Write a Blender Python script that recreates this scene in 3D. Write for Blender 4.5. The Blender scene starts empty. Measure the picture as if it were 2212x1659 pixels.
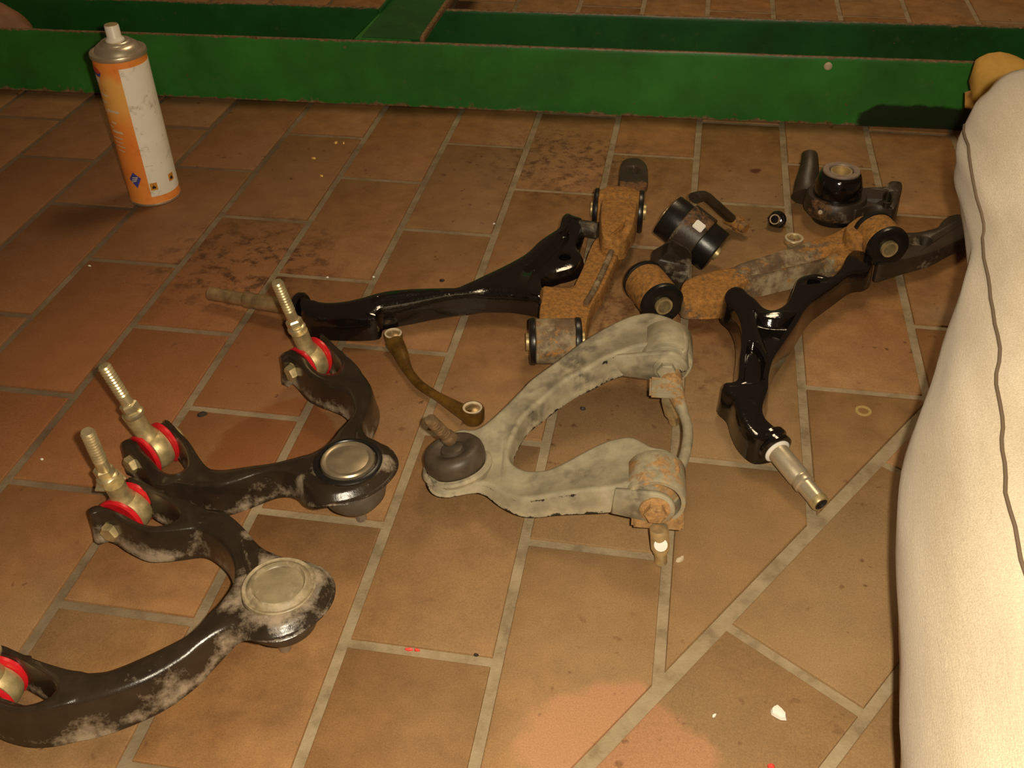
import bpy, bmesh, math, random
from math import sin, cos, pi, radians, sqrt
from mathutils import Vector as V, Matrix, noise
from mathutils.geometry import tessellate_polygon
random.seed(7)
sc = bpy.context.scene
C = sc.collection
Z = V((0, 0, 1))

# ---------------------------------------------------------------- camera, light, exposure
cd = bpy.data.cameras.new('camera'); cam = bpy.data.objects.new('camera', cd); C.objects.link(cam)
cam.matrix_world = Matrix([[0.984849, -0.093548, 0.146019, 0.582861], [0.172519, 0.614015, -0.77021, -1.329329], [-0.017606, 0.783731, 0.62085, 0.63692], [0.0, 0.0, 0.0, 1.0]])
cd.sensor_width = 36; cd.lens = 35.7473; cd.clip_start = .01
sc.camera = cam
w = bpy.data.worlds.new('world'); sc.world = w; w.use_nodes = True
w.node_tree.nodes['Background'].inputs[0].default_value = (1, .62, .34, 1)
w.node_tree.nodes['Background'].inputs[1].default_value = .07
sc.view_settings.view_transform = 'Standard'; sc.view_settings.look = 'None'
sc.view_settings.exposure = 0; sc.view_settings.gamma = 1; sc.view_settings.use_curve_mapping = False

def light(name, kind, loc, power, color, size):
    l = bpy.data.lights.new(name, kind); l.energy = power; l.color = color
    o = bpy.data.objects.new(name, l); C.objects.link(o); o.location = loc
    if kind == 'AREA': l.shape = 'DISK'; l.size = size
    else: l.shadow_soft_size = size
    return o
# the phone's flash, a few centimetres beside its lens, and the workshop's weak bulb overhead
light('phone_flash', 'POINT', cam.matrix_world @ V((.030, .015, 0)), 31, (1, .86, .64), .008)
light('ceiling_lamp', 'AREA', (.75, .75, 2.5), 20, (1, .76, .46), .7)

# ---------------------------------------------------------------- materials
def M(name):
    m = bpy.data.materials.new(name); m.use_nodes = True
    nt = m.node_tree; b = nt.nodes['Principled BSDF']
    return m, nt, b
def N(nt, t, **kw):
    n = nt.nodes.new(t)
    for k, v in kw.items():
        if k in n.inputs: n.inputs[k].default_value = v
        else: setattr(n, k, v)
    return n
def noi(nt, scale, detail=4, rough=.6, coord='Object', sc3=None):
    tc = nt.nodes.new('ShaderNodeTexCoord'); n = N(nt, 'ShaderNodeTexNoise')
    n.inputs['Scale'].default_value = scale; n.inputs['Detail'].default_value = detail; n.inputs['Roughness'].default_value = rough
    if coord == 'World':
        g = nt.nodes.new('ShaderNodeNewGeometry'); src = g.outputs['Position']
    else: src = tc.outputs[coord]
    if sc3:
        mp = nt.nodes.new('ShaderNodeMapping'); mp.inputs['Scale'].default_value = sc3
        nt.links.new(src, mp.inputs[0]); src = mp.outputs[0]
    nt.links.new(src, n.inputs['Vector'])
    return n.outputs['Fac']
def ramp(nt, fac, stops, interp='LINEAR'):
    r = nt.nodes.new('ShaderNodeValToRGB'); r.color_ramp.interpolation = interp
    e = r.color_ramp.elements
    while len(e) < len(stops): e.new(.5)
    for k, (p, c) in zip(e, stops):
        k.position = p; k.color = (c, c, c, 1) if not isinstance(c, tuple) else (*c, 1)
    nt.links.new(fac, r.inputs[0]); return r.outputs[0]
def mix(nt, f, a, b, mode='MIX'):
    n = nt.nodes.new('ShaderNodeMix'); n.data_type = 'RGBA'; n.blend_type = mode
    for i, v in ((0, f), (6, a), (7, b)):
        if hasattr(v, 'is_output'): nt.links.new(v, n.inputs[i])
        elif i == 0: n.inputs[0].default_value = v
        else: n.inputs[i].default_value = (*v, 1)
    return n.outputs[2]
def mth(nt, op, a, b=None, clamp=False):
    n = nt.nodes.new('ShaderNodeMath'); n.operation = op; n.use_clamp = clamp
    for i, v in ((0, a), (1, b)):
        if v is None: continue
        if hasattr(v, 'is_output'): nt.links.new(v, n.inputs[i])
        else: n.inputs[i].default_value = v
    return n.outputs[0]
def attr(nt, name):
    a = nt.nodes.new('ShaderNodeAttribute'); a.attribute_name = name; return a.outputs['Fac']
def bump(nt, b, h, strength=.3, dist=.001):
    n = nt.nodes.new('ShaderNodeBump'); n.inputs['Strength'].default_value = strength; n.inputs['Distance'].default_value = dist
    nt.links.new(h, n.inputs['Height']); nt.links.new(n.outputs[0], b.inputs['Normal'])
def put(nt, b, sock, v):
    if hasattr(v, 'is_output'): nt.links.new(v, b.inputs[sock])
    else: b.inputs[sock].default_value = (*v, 1) if isinstance(v, tuple) else v
def plain(name, col, rough=.5, metal=0, spec=.5, var=0, scale=120, bmp=0, coat=0):
    m, nt, b = M(name)
    if var:
        f = noi(nt, scale)
        put(nt, b, 'Base Color', ramp(nt, f, [(.3, tuple(c * (1 - var) for c in col)), (.7, tuple(min(1, c * (1 + var)) for c in col))]))
    else: put(nt, b, 'Base Color', col)
    b.inputs['Roughness'].default_value = rough; b.inputs['Metallic'].default_value = metal
    b.inputs['Specular IOR Level'].default_value = spec; b.inputs['Coat Weight'].default_value = coat
    b.inputs['Coat Roughness'].default_value = .05
    if bmp: bump(nt, b, noi(nt, scale * 3), bmp, .0006)
    return m

def tile_material():
    m, nt, b = M('terracotta_tile')
    oi = nt.nodes.new('ShaderNodeObjectInfo'); rnd = oi.outputs['Random']
    base = ramp(nt, rnd, [(0, (.30, .155, .058)), (.35, (.36, .185, .066)), (.7, (.33, .19, .078)), (1, (.41, .215, .085))])
    mott = ramp(nt, noi(nt, 26, 6, .65, 'World'), [(.3, (.62, .56, .52)), (.7, (1.15, 1.12, 1.1))])
    col = mix(nt, 1, base, mott, 'MULTIPLY')
    geo = nt.nodes.new('ShaderNodeNewGeometry'); wob = N(nt, 'ShaderNodeTexNoise'); wob.inputs['Scale'].default_value = 14; wob.inputs['Detail'].default_value = 5
    nt.links.new(geo.outputs['Position'], wob.inputs['Vector'])
    wv = nt.nodes.new('ShaderNodeVectorMath'); wv.operation = 'MULTIPLY_ADD'; nt.links.new(wob.outputs['Color'], wv.inputs[0]); wv.inputs[1].default_value = (.09, .09, 0)
    nt.links.new(geo.outputs['Position'], wv.inputs[2])
    def stain(c, r, soft, colr, amt, col, speck=None):
        d = nt.nodes.new('ShaderNodeVectorMath'); d.operation = 'DISTANCE'; nt.links.new(wv.outputs[0], d.inputs[0]); d.inputs[1].default_value = (c.x + .045, c.y + .045, c.z)
        f = ramp(nt, mth(nt, 'DIVIDE', d.outputs['Value'], r * (1 + soft)), [((1 - soft) / (1 + soft), amt), (1, 0.)])
        if speck: f = mth(nt, 'MULTIPLY', f, ramp(nt, noi(nt, speck, 4, .7, 'World'), [(.48, 0.), (.62, 1.)]))
        return mix(nt, f, col, colr)
    film = ramp(nt, noi(nt, 4.2, 3, .55, 'World'), [(.47, 0.), (.66, .5)])              # greyish brown trodden-in dirt
    col = mix(nt, film, col, (.30, .195, .095))
    col = stain(V((.6307,-.7849,0)), .26, .6, (.31, .21, .105), .6, col)
    col = stain(V((.5798,-.9539,0)), .075, .06, (.46, .235, .12), .8, col)                    # a patch wiped clean
    col = stain(V((-.2463,-.292,0)), .52, .7, (.20, .085, .038), .72, col)                        # old oil soaked in along the left
    col = stain(V((.0463,-.575,0)), .20, .6, (.29, .10, .035), .6, col)
    col = stain(V((.0721,-.3601,0)), .10, .5, (.055, .022, .010), .85, col, 42)
    col = stain(V((.2267,-.6535,0)), .062, .05, (.24, .075, .022), .6, col)
    col = stain(V((.4199,-.0387,0)), .10, .5, (.07, .028, .012), .75, col, 60)
    col = stain(V((.5555,-.4056,0)), .12, .5, (.10, .035, .014), .7, col, 55)
    col = stain(V((.6726,-.0208,0)), .009, .3, (.09, .018, .010), .9, col)
    col = stain(V((.8026,-.4202,0)), .06, .5, (.33, .13, .045), .35, col)
    col = stain(V((.64,-.393,0)), .07, .5, (.32, .12, .042), .4, col)
    spots = ramp(nt, noi(nt, 75, 2, .5, 'World'), [(.66, 0.), (.72, .7)])
    where = ramp(nt, noi(nt, 4.3, 2, .5, 'World'), [(.5, .15), (.62, 1.)])
    col = mix(nt, mth(nt, 'MULTIPLY', spots, where), col, (.10, .035, .015))
    grain = ramp(nt, noi(nt, 800, 3, .7, 'World'), [(.33, .80), (.64, 1.08)])
    col = mix(nt, 1, col, grain, 'MULTIPLY')
    put(nt, b, 'Base Color', col)
    put(nt, b, 'Roughness', ramp(nt, noi(nt, 30, 4, .6, 'World'), [(.3, .5), (.7, .72)]))
    b.inputs['Specular IOR Level'].default_value = .25
    bump(nt, b, noi(nt, 220, 5, .65, 'World'), .25, .0008)
    return m
def grout_material():
    m, nt, b = M('sand_cement_grout')
    col = ramp(nt, noi(nt, 30, 5, .7, 'World'), [(.3, (.20, .145, .082)), (.5, (.33, .255, .155)), (.75, (.42, .335, .215))])
    g = nt.nodes.new('ShaderNodeNewGeometry'); sx = nt.nodes.new('ShaderNodeSeparateXYZ'); nt.links.new(g.outputs['Position'], sx.inputs[0])
    f = mth(nt, 'ADD', mth(nt, 'MULTIPLY', sx.outputs[0], -.9), mth(nt, 'MULTIPLY', noi(nt, 5, 3, .6, 'World'), .9))
    grime = ramp(nt, f, [(.10, 0.), (.55, .75)])                                         # joints on the oily side of the floor are black with grime
    col = mix(nt, grime, col, (.085, .05, .03))
    put(nt, b, 'Base Color', col); b.inputs['Roughness'].default_value = .85; b.inputs['Specular IOR Level'].default_value = .15
    bump(nt, b, noi(nt, 350, 4, .7, 'World'), .5, .0012)
    return m
def green_material(name, col, wear=.72):
    m, nt, b = M(name)
    c = ramp(nt, noi(nt, 7, 5, .65), [(.3, tuple(k * .6 for k in col)), (.7, tuple(k * 1.25 for k in col))])
    dust = ramp(nt, noi(nt, 38, 6, .75), [(.6, 0.), (.82, .35)])
    c = mix(nt, dust, c, (.22, .2, .1))
    chips = ramp(nt, noi(nt, 90, 3, .6), [(wear, 0.), (wear + .02, 1.)])
    c = mix(nt, chips, c, (.16, .075, .035))
    e = mth(nt, 'ADD', attr(nt, 'rust'), mth(nt, 'MULTIPLY', mth(nt, 'SUBTRACT', noi(nt, 60, 5, .7), .5), 1.3))
    c = mix(nt, ramp(nt, e, [(.45, 0.), (.62, 1.)]), c, ramp(nt, noi(nt, 150, 3), [(.3, (.11, .045, .018)), (.7, (.30, .19, .09))]))
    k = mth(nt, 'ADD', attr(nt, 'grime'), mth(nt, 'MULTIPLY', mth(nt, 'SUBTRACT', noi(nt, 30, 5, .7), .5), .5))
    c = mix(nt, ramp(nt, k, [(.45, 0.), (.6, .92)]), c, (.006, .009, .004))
    put(nt, b, 'Base Color', c)
    b.inputs['Roughness'].default_value = .42; b.inputs['Specular IOR Level'].default_value = .4
    bump(nt, b, noi(nt, 60, 5, .7), .25, .0012)
    return m
def worn(name, base, dust, rust=None, rough=.4, nz=55, spec=.5, smudge=None, dustmax=1., coat=0):
    """paint under dust (vertex layer dust) and rust (vertex layer rust), broken up by noise"""
    m, nt, b = M(name)
    c = ramp(nt, noi(nt, nz * .6, 5, .65), [(.3, tuple(k * .65 for k in base)), (.7, tuple(k * 1.3 for k in base))])
    if smudge:
        c = mix(nt, ramp(nt, noi(nt, 24, 3, .6), [(.52, 0.), (.64, .8)]), c, smudge)
    n1 = mth(nt, 'MULTIPLY', mth(nt, 'SUBTRACT', noi(nt, nz * .42, 6, .72), .5), 3.1)
    d = ramp(nt, mth(nt, 'ADD', attr(nt, 'dust'), n1), [(.5, 0.), (1., dustmax)])
    c = mix(nt, d, c, dust)
    r = mix(nt, d, (rough, rough, rough), (.85, .85, .85))
    if rust:
        n2 = mth(nt, 'MULTIPLY', mth(nt, 'SUBTRACT', noi(nt, nz * 1.4, 5, .7), .5), 1.3)
        f = ramp(nt, mth(nt, 'ADD', attr(nt, 'rust'), n2), [(.45, 0.), (.62, 1.)])
        c = mix(nt, f, c, ramp(nt, noi(nt, 210, 4, .7), [(.3, tuple(k * .5 for k in rust)), (.7, tuple(min(1, k * 1.35) for k in rust))]))
        r = mix(nt, f, r, (.85, .85, .85))
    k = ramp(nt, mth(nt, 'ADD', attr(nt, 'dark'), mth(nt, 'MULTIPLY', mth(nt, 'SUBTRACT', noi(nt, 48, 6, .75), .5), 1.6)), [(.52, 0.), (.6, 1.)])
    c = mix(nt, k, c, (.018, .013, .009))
    put(nt, b, 'Base Color', c); nt.links.new(r, b.inputs['Roughness'])
    b.inputs['Specular IOR Level'].default_value = spec
    b.inputs['Coat Weight'].default_value = coat; b.inputs['Coat Roughness'].default_value = .06
    bump(nt, b, noi(nt, 260, 5, .7), .3, .0008)
    return m
def wet_black():
    m, nt, b = M('fresh_gloss_black_paint')
    put(nt, b, 'Base Color', (.006, .0045, .004)); b.inputs['Roughness'].default_value = .12
    b.inputs['Specular IOR Level'].default_value = .6; b.inputs['Coat Weight'].default_value = .6; b.inputs['Coat Roughness'].default_value = .04
    bump(nt, b, noi(nt, 130, 3, .6), .35, .0012)
    return m
def cloth_material():
    m, nt, b = M('cream_ribbed_cotton')
    c = ramp(nt, noi(nt, 9, 5, .6, 'Object', (3, .7, 3)), [(.3, (.57, .475, .335)), (.7, (.73, .63, .48))])  # pale and dark streaks paint the light on the cloth's folds
    c = mix(nt, 1, c, ramp(nt, noi(nt, 900, 3, .6), [(.3, .8), (.65, 1.06)]), 'MULTIPLY')
    put(nt, b, 'Base Color', c); b.inputs['Roughness'].default_value = .95; b.inputs['Specular IOR Level'].default_value = .1
    b.inputs['Sheen Weight'].default_value = .25
    h = mth(nt, 'ADD', noi(nt, 260, 4, .6, 'Object', (4, .35, 4)), mth(nt, 'MULTIPLY', noi(nt, 900, 2), .6))
    bump(nt, b, h, .32, .0014)
    return m

TILE, GROUT = tile_material(), grout_material()
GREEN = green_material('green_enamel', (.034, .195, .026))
GREEN_SHADED = green_material('shaded_green_enamel', (.014, .105, .018), .74)  # same green paint, shade of far beam and brace put into its colour
BLACKARM = worn('dusty_black_arm_paint', (.030, .020, .012), (.36, .28, .19), rough=.23, nz=60, spec=.6, dustmax=.9)
GREYARM = worn('grey_dusted_arm_paint', (.34, .295, .195), (.47, .395, .25), rust=(.40, .225, .085), rough=.6, nz=60, smudge=(.105, .088, .062))
RUST = worn('rusty_steel', (.15, .095, .05), (.40, .32, .19), rust=(.36, .165, .036), rough=.7, nz=75)
CAST = worn('greasy_brown_casting', (.040, .027, .016), (.30, .24, .16), rust=(.19, .09, .032), rough=.42, nz=70)
WET = wet_black()
RUBBER = plain('black_rubber', (.010, .009, .008), .32, var=.3, spec=.5, bmp=.15)
FACE = plain('worn_rubber_face', (.035, .030, .022), .5, var=.4, bmp=.2)
BOOT = plain('grey_brown_rubber_boot', (.070, .050, .032), .48, var=.35, scale=60)
BRASS = plain('yellow_zinc', (.82, .68, .40), .33, .8, var=.25, scale=90, bmp=.1)
DULLZ = plain('dull_yellow_zinc', (.50, .39, .19), .45, .55, var=.35, scale=110, bmp=.2)
STEEL = plain('turned_steel', (.70, .61, .44), .34, .7, var=.12, bmp=.08)
OILSTEEL = plain('oily_brown_steel', (.38, .26, .125), .36, .6, var=.4, scale=70, bmp=.1)
CHROME = plain('bright_steel', (.85, .8, .72), .12, 1)
RED = plain('red_polyurethane', (.62, .012, .018), .35, var=.15)
TIN = plain('can_tinplate', (.70, .60, .44), .32, .8, var=.12, scale=60)
WHITEP = plain('white_plastic', (.74, .68, .56), .4)
CREAMM = plain('cream_dirt', (.55, .45, .30), .8, var=.25)
WHITE = plain('white_flake_and_glint', (.85, .82, .75), .7)  # chips and paint marks, also the disc used as a glint
REDCHIP = plain('red_plastic_chip', (.80, .07, .05), .5)
DARKCHIP = plain('dark_grit', (.03, .02, .014), .7)
GOLD = plain('golden_crumb', (.75, .45, .12), .35, .3)
BLUE = plain('blue_print', (.06, .07, .30), .45)
HAZ = plain('hazard_orange', (.62, .26, .03), .5)
INK = plain('black_ink', (.015, .012, .01), .5)
PAPER = plain('label_pale_print', (.66, .52, .36), .5)
REDINK = plain('red_print', (.55, .06, .03), .5)
YELLOW = plain('mustard_suede', (.60, .34, .065), .8, var=.12, scale=60, bmp=.1)
YDARK = plain('ochre_welt', (.42, .22, .04), .8)
SEAM = plain('shadowy_seam_thread', (.16, .11, .07), .9)
HOLE = plain('dark_bore', (.012, .009, .007), .5)
TANCLOTH = plain('tan_leather', (.22, .10, .045), .7, var=.3, scale=18, bmp=.3)
CLOTH = cloth_material()
def label_material(name, a, bcol, smudge):
    m, nt, b = M(name)
    c = ramp(nt, noi(nt, 16, 4, .6), [(.35, a), (.65, bcol)])
    if name.startswith('orange'):                                                       # the print fades to amber in its upper part
        tc = nt.nodes.new('ShaderNodeTexCoord'); sz = nt.nodes.new('ShaderNodeSeparateXYZ'); nt.links.new(tc.outputs['Object'], sz.inputs[0])
        h = mth(nt, 'ADD', sz.outputs[2], mth(nt, 'MULTIPLY', mth(nt, 'SUBTRACT', noi(nt, 30, 3), .5), .03))
        c = mix(nt, ramp(nt, h, [(.112, 0.), (.135, .8), (.168, .8), (.178, 0.)]), c, (.80, .45, .11))
    c = mix(nt, ramp(nt, noi(nt, 42, 5, .7), [(.56, 0.), (.74, .75)]), c, smudge)
    put(nt, b, 'Base Color', c); b.inputs['Roughness'].default_value = .38
    return m
ORANGE = label_material('orange_can_print', (.80, .24, .04), (.84, .30, .055), (.62, .13, .025))
WHITEL = label_material('white_can_panel', (.93, .87, .73), (.84, .78, .65), (.19, .16, .12))
def amber():
    m, nt, b = M('amber_plastic')
    put(nt, b, 'Base Color', ramp(nt, noi(nt, 60, 3), [(.3, (.085, .040, .008)), (.7, (.24, .125, .022))]))
    b.inputs['Roughness'].default_value = .22; b.inputs['Transmission Weight'].default_value = .35; b.inputs['IOR'].default_value = 1.45
    return m
AMBER = amber()

# ---------------------------------------------------------------- mesh helpers
def obj(name, bm, mat, parent=None, ang=38, kind=None, label=None):
    me = bpy.data.meshes.new(name)
    bmesh.ops.recalc_face_normals(bm, faces=bm.faces)
    if parent is not None:
        off = parent.matrix_world.translation if parent.parent is None else root_of(parent).location + parent.location
        bmesh.ops.translate(bm, vec=-off, verts=bm.verts)
    bm.to_mesh(me); bm.free()
    me.shade_smooth(); me.set_sharp_from_angle(angle=radians(ang))
    me.materials.append(mat)
    o = bpy.data.objects.new(name, me); C.objects.link(o)
    if parent is not None: o.parent = parent
    if kind: o['kind'] = kind
    if label: o['label'] = label
    return o
def root_of(o):
    while o.parent: o = o.parent
    return o
def thing(name, label, cat, loc, group=None):
    o = bpy.data.objects.new(name, None); C.objects.link(o); o.location = loc
    o.matrix_world = Matrix.Translation(loc)
    o.empty_display_size = .02
    o['label'] = label; o['category'] = cat
    if group: o['group'] = group
    return o
def tag(o, label, cat, group=None):
    o['label'] = label; o['category'] = cat
    if group: o['group'] = group
    return o
def B(): return bmesh.new()
def frame(ax):
    ax = ax.normalized(); t = Z if abs(ax.z) < .9 else V((1, 0, 0))
    u = ax.cross(t).normalized(); return u, ax.cross(u).normalized(), ax
def ring(bm, c, u, v, r, n, ph=0, r2=None):
    r2 = r if r2 is None else r2
    return [bm.verts.new(c + u * (r * cos(2 * pi * i / n + ph)) + v * (r2 * sin(2 * pi * i / n + ph))) for i in range(n)]
def bridge(bm, a, b):
    n = len(a)
    for i in range(n): bm.faces.new((a[i], a[(i + 1) % n], b[(i + 1) % n], b[i]))
def lathe(bm, c, ax, prof, n=36, ph=0, closed=False):
    """prof: list of (radius, height along ax); radius 0 makes a pole"""
    u, v, a = frame(ax); prev = None; first = None
    for r, h in prof:
        p = c + a * h
        cur = bm.verts.new(p) if r <= 1e-6 else ring(bm, p, u, v, r, n, ph)
        if prev is not None:
            if isinstance(prev, list) and isinstance(cur, list): bridge(bm, prev, cur)
            elif isinstance(prev, list):
                for i in range(n): bm.faces.new((prev[i], prev[(i + 1) % n], cur))
            elif isinstance(cur, list):
                for i in range(n): bm.faces.new((prev, cur[(i + 1) % n], cur[i]))
        else: first = cur
        prev = cur
    if closed: bridge(bm, prev, first)
    return bm
def rod(bm, a, b, r, r2=None, n=20, bev=.0006):
    r2 = r if r2 is None else r2; L = (b - a).length
    return lathe(bm, a, b - a, [(0, 0), (r - bev, 0), (r, bev), (r2, L - bev), (r2 - bev, L), (0, L)], n)
def hexhead(bm, c, ax, r, h, flange=0):
    p = [(0, 0)]
    if flange: p += [(flange, 0), (flange, h * .18), (r * 1.02, h * .30)]
    else: p += [(r, 0)]
    lathe(bm, c, ax, [q for q in p if True][:1] + p[1:], 24 if flange else 6)
    return lathe(bm, c + ax.normalized() * (h * .25 if flange else 0), ax, [(0, 0), (r, 0), (r, h * .62), (r * .86, h * .75), (0, h * .75)], 6)
def thread(bm, a, b, r, turns, n=16):
    L = (b - a).length; prof = [(0, 0), (r * .86, 0)]
    for i in range(turns): prof += [(r, L * (i + .35) / turns), (r * .86, L * (i + .85) / turns)]
    return lathe(bm, a, b - a, prof + [(r * .8, L), (0, L)], n)
def tube(bm, pts, rad, n=14, flat=None, cap=True):
    """sweep; rad scalar or list; flat=(a,b) scales section across and up"""
    rs = rad if isinstance(rad, (list, tuple)) else [rad] * len(pts); prev = None
    for i, p in enumerate(pts):
        t = (pts[min(i + 1, len(pts) - 1)] - pts[max(i - 1, 0)]).normalized()
        u = t.cross(Z); u = u.normalized() if u.length > 1e-4 else V((1, 0, 0)); v = u.cross(t).normalized()
        fa, fb = flat if flat else (1, 1)
        cur = ring(bm, p, u, v, rs[i] * fa, n, 0, rs[i] * fb)
        if prev: bridge(bm, prev, cur)
        elif cap: bm.faces.new(cur)
        prev = cur
    if cap: bm.faces.new(prev)
    return bm
def cr(p0, p1, p2, p3, t):
    return [.5 * (2 * b + (c - a) * t + (2 * a - 5 * b + 4 * c - d) * t * t + (3 * b - a - 3 * c + d) * t ** 3) for a, b, c, d in zip(p0, p1, p2, p3)]
def spline(pts, step, closed=True):
    n = len(pts); out = []
    for i in range(n if closed else n - 1):
        if closed: q = [pts[(i + k) % n] for k in (-1, 0, 1, 2)]
        else: q = [pts[max(0, min(n - 1, i + k))] for k in (-1, 0, 1, 2)]
        L = sqrt(sum((a - b) ** 2 for a, b in zip(q[1][:3], q[2][:3]))); m = max(1, int(round(L / step)))
        out += [cr(*q, k / m) for k in range(m)]
    if not closed: out.append(list(pts[-1]))
    return out
def normals2(p):
    """outward xy normals of a closed outline"""
    n = len(p); A = sum(p[i][0] * p[(i + 1) % n][1] - p[(i + 1) % n][0] * p[i][1] for i in range(n))
    s = 1 if A > 0 else -1; out = []
    for i in range(n):
        dx = p[(i + 1) % n][0] - p[i - 1][0]; dy = p[(i + 1) % n][1] - p[i - 1][1]
        L = sqrt(dx * dx + dy * dy) or 1; out.append((s * dy / L, -s * dx / L))
    return out
def inward(p, nn, cap):
    """distance from each outline point straight across to the opposite edge"""
    n = len(p); out = []
    for i in range(n):
        ox, oy = p[i][0] - nn[i][0] * 1e-4, p[i][1] - nn[i][1] * 1e-4; dx, dy = -nn[i][0], -nn[i][1]; best = cap
        for j in range(n):
            if j == i or (j + 1) % n == i: continue
            ax, ay = p[j][0] - ox, p[j][1] - oy; ex, ey = p[(j + 1) % n][0] - p[j][0], p[(j + 1) % n][1] - p[j][1]
            den = dx * ey - dy * ex
            if abs(den) < 1e-12: continue
            t = (ax * ey - ay * ex) / den; u = (ax * dy - ay * dx) / den
            if 0 < t < best and -.01 <= u <= 1.01: best = t
        out.append(best)
    return [min(out[(i + k) % n] for k in range(-3, 4)) for i in range(n)]
def vring(bm, p, nn, off, dz, lay=None, val=0.):
    vs = []; off_ = off
    for i, q in enumerate(p):
        off = off_(i) if callable(off_) else off_
        d = dz(i) if callable(dz) else dz
        v = bm.verts.new((q[0] + nn[i][0] * off, q[1] + nn[i][1] * off, q[2] + d))
        if lay is not None: v[lay] = val
        vs.append(v)
    return vs
def fill(bm, loops):
    if not isinstance(loops[0], list): loops = [loops]
    flat = [v for l in loops for v in l]
    for t in tessellate_polygon([[v.co for v in l] for l in loops]):
        try: bm.faces.new([flat[i] for i in t])
        except ValueError: pass
def tray(outline, depth=.03, r=.005, flare=.003, t=.003, holes=(), pockets=(), step=.004, dustlow=.3, dusttop=.05, solid=False, bm=None, crown=0., darklow=0., darkedge=0.):
    """pressed or forged arm: top outline -> rounded edge -> wall -> hollow or solid underside.
    outline points (x, y, z[, wall depth]); holes go through, pockets = [(outline, depth)] are sunk into the top"""
    bm = bm or B(); lay = bm.verts.layers.float.get('dust') or bm.verts.layers.float.new('dust'); dl = bm.verts.layers.float.get('dark') or bm.verts.layers.float.new('dark'); lay = bm.verts.layers.float['dust']
    p = spline([tuple(q) if len(q) > 3 else tuple(q) + (depth,) for q in outline], step); nn = normals2(p); D = lambda i: p[i][3]
    wd = inward(p, nn, .05); ri = [min(r, w * .24) for w in wd]
    R = [vring(bm, p, nn, lambda i: -ri[i] * 1.6, crown, lay, dusttop), vring(bm, p, nn, lambda i: -ri[i], -.0002, lay, dusttop), vring(bm, p, nn, lambda i: -ri[i] * .3, lambda i: -ri[i] * .3, lay, dusttop), vring(bm, p, nn, 0, lambda i: -ri[i], lay, dusttop * 1.2),
         vring(bm, p, nn, flare * .4, lambda i: -max(r * 1.1, D(i) * .55), lay, .12 + dustlow * .25), vring(bm, p, nn, flare * .8, lambda i: -max(r * 1.2, D(i) * .86), lay, dustlow),
         vring(bm, p, nn, flare, lambda i: -max(r * 1.3, D(i)), lay, dustlow * .6)]
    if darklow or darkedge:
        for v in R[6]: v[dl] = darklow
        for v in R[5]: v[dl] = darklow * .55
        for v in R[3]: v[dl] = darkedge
    for a, b in zip(R, R[1:]): bridge(bm, a, b)
    inner = [R[0]]; under = []
    for h in holes:
        q = spline([tuple(k[:3]) for k in h], step * .6); n2 = normals2(q)
        a = vring(bm, q, n2, .0012, 0, lay, dusttop); b = vring(bm, q, n2, 0, -.0012, lay, dusttop)
        c = vring(bm, q, n2, 0, -(depth if solid else t), lay, dusttop)
        bridge(bm, a, b); bridge(bm, b, c); inner.append(a); under.append(c)
    for h, dp in pockets:
        q = spline([tuple(k[:3]) for k in h], step * .6); n2 = normals2(q)
        a = vring(bm, q, n2, .001, 0, lay, dusttop); b = vring(bm, q, n2, -.0006, -.0012, lay, dusttop)
        c = vring(bm, q, n2, -.003, -dp + .0015, lay, dusttop); d = vring(bm, q, n2, -.005, -dp, lay, dusttop)
        bridge(bm, a, b); bridge(bm, b, c); bridge(bm, c, d); inner.append(a); fill(bm, d)
    fill(bm, inner)
    if solid:
        e = vring(bm, p, nn, lambda i: flare - ri[i] * .6, lambda i: -max(r * 1.4, D(i)) - r * .4, lay, dustlow * .5); bridge(bm, R[-1], e); fill(bm, [e] + under)
    else:
        e = vring(bm, p, nn, lambda i: flare - min(t, wd[i] * .3), lambda i: -max(r * 1.3, D(i)), lay, 0); f = vring(bm, p, nn, lambda i: -min(t + r * .3, wd[i] * .36), lambda i: -t - r * .6, lay, 0)
        bridge(bm, R[-1], e); bridge(bm, e, f); fill(bm, [f] + under)
    return bm
def paint(bm, layer, fn):
    lay = bm.verts.layers.float.get(layer) or bm.verts.layers.float.new(layer)
    for v in bm.verts: v[lay] = max(v[lay], fn(v.co))
    return bm
def near(c, r, hi=1.): return lambda p: hi * max(0., 1 - max(0., (p - c).length - r * .6) / (r * .7))
def tab(bm, c, root, r, th, ax, hr=None):
    """ear plate: half round of radius r about c, running back to root (two points: top, bottom); th thick along ax"""
    d = V((c.x - (root[0].x + root[1].x) / 2, c.y - (root[0].y + root[1].y) / 2, c.z - (root[0].z + root[1].z) / 2)).normalized()
    up = (root[0] - root[1]).normalized(); nrm = d.cross(up).normalized()
    if nrm.dot(ax) < 0: nrm = -nrm
    up = nrm.cross(d).normalized()
    if up.dot(root[0] - root[1]) < 0: up = -up
    pts = [root[0]] + [c + up * (r * cos(a)) + d * (r * sin(a)) for a in [pi * k / 14 for k in range(15)]] + [root[1]]
    lay = bm.verts.layers.float.get('dust') or bm.verts.layers.float.new('dust')
    rings = []
    for s, inset in ((-.5, .8), (-.5 + .0009 / th, 1), (.5 - .0009 / th, 1), (.5, .8)):
        m = sum(pts, V()) / len(pts); k = 1 - (0 if inset == 1 else .0009 / r)
        rr = [bm.verts.new(m + (q - m) * k + nrm * (th * s)) for q in pts]
        for q in rr: q[lay] = .25
        rings.append(rr)
    for a, b in zip(rings, rings[1:]): bridge(bm, a, b)
    fill(bm, rings[0]); fill(bm, rings[-1])
    return bm
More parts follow.
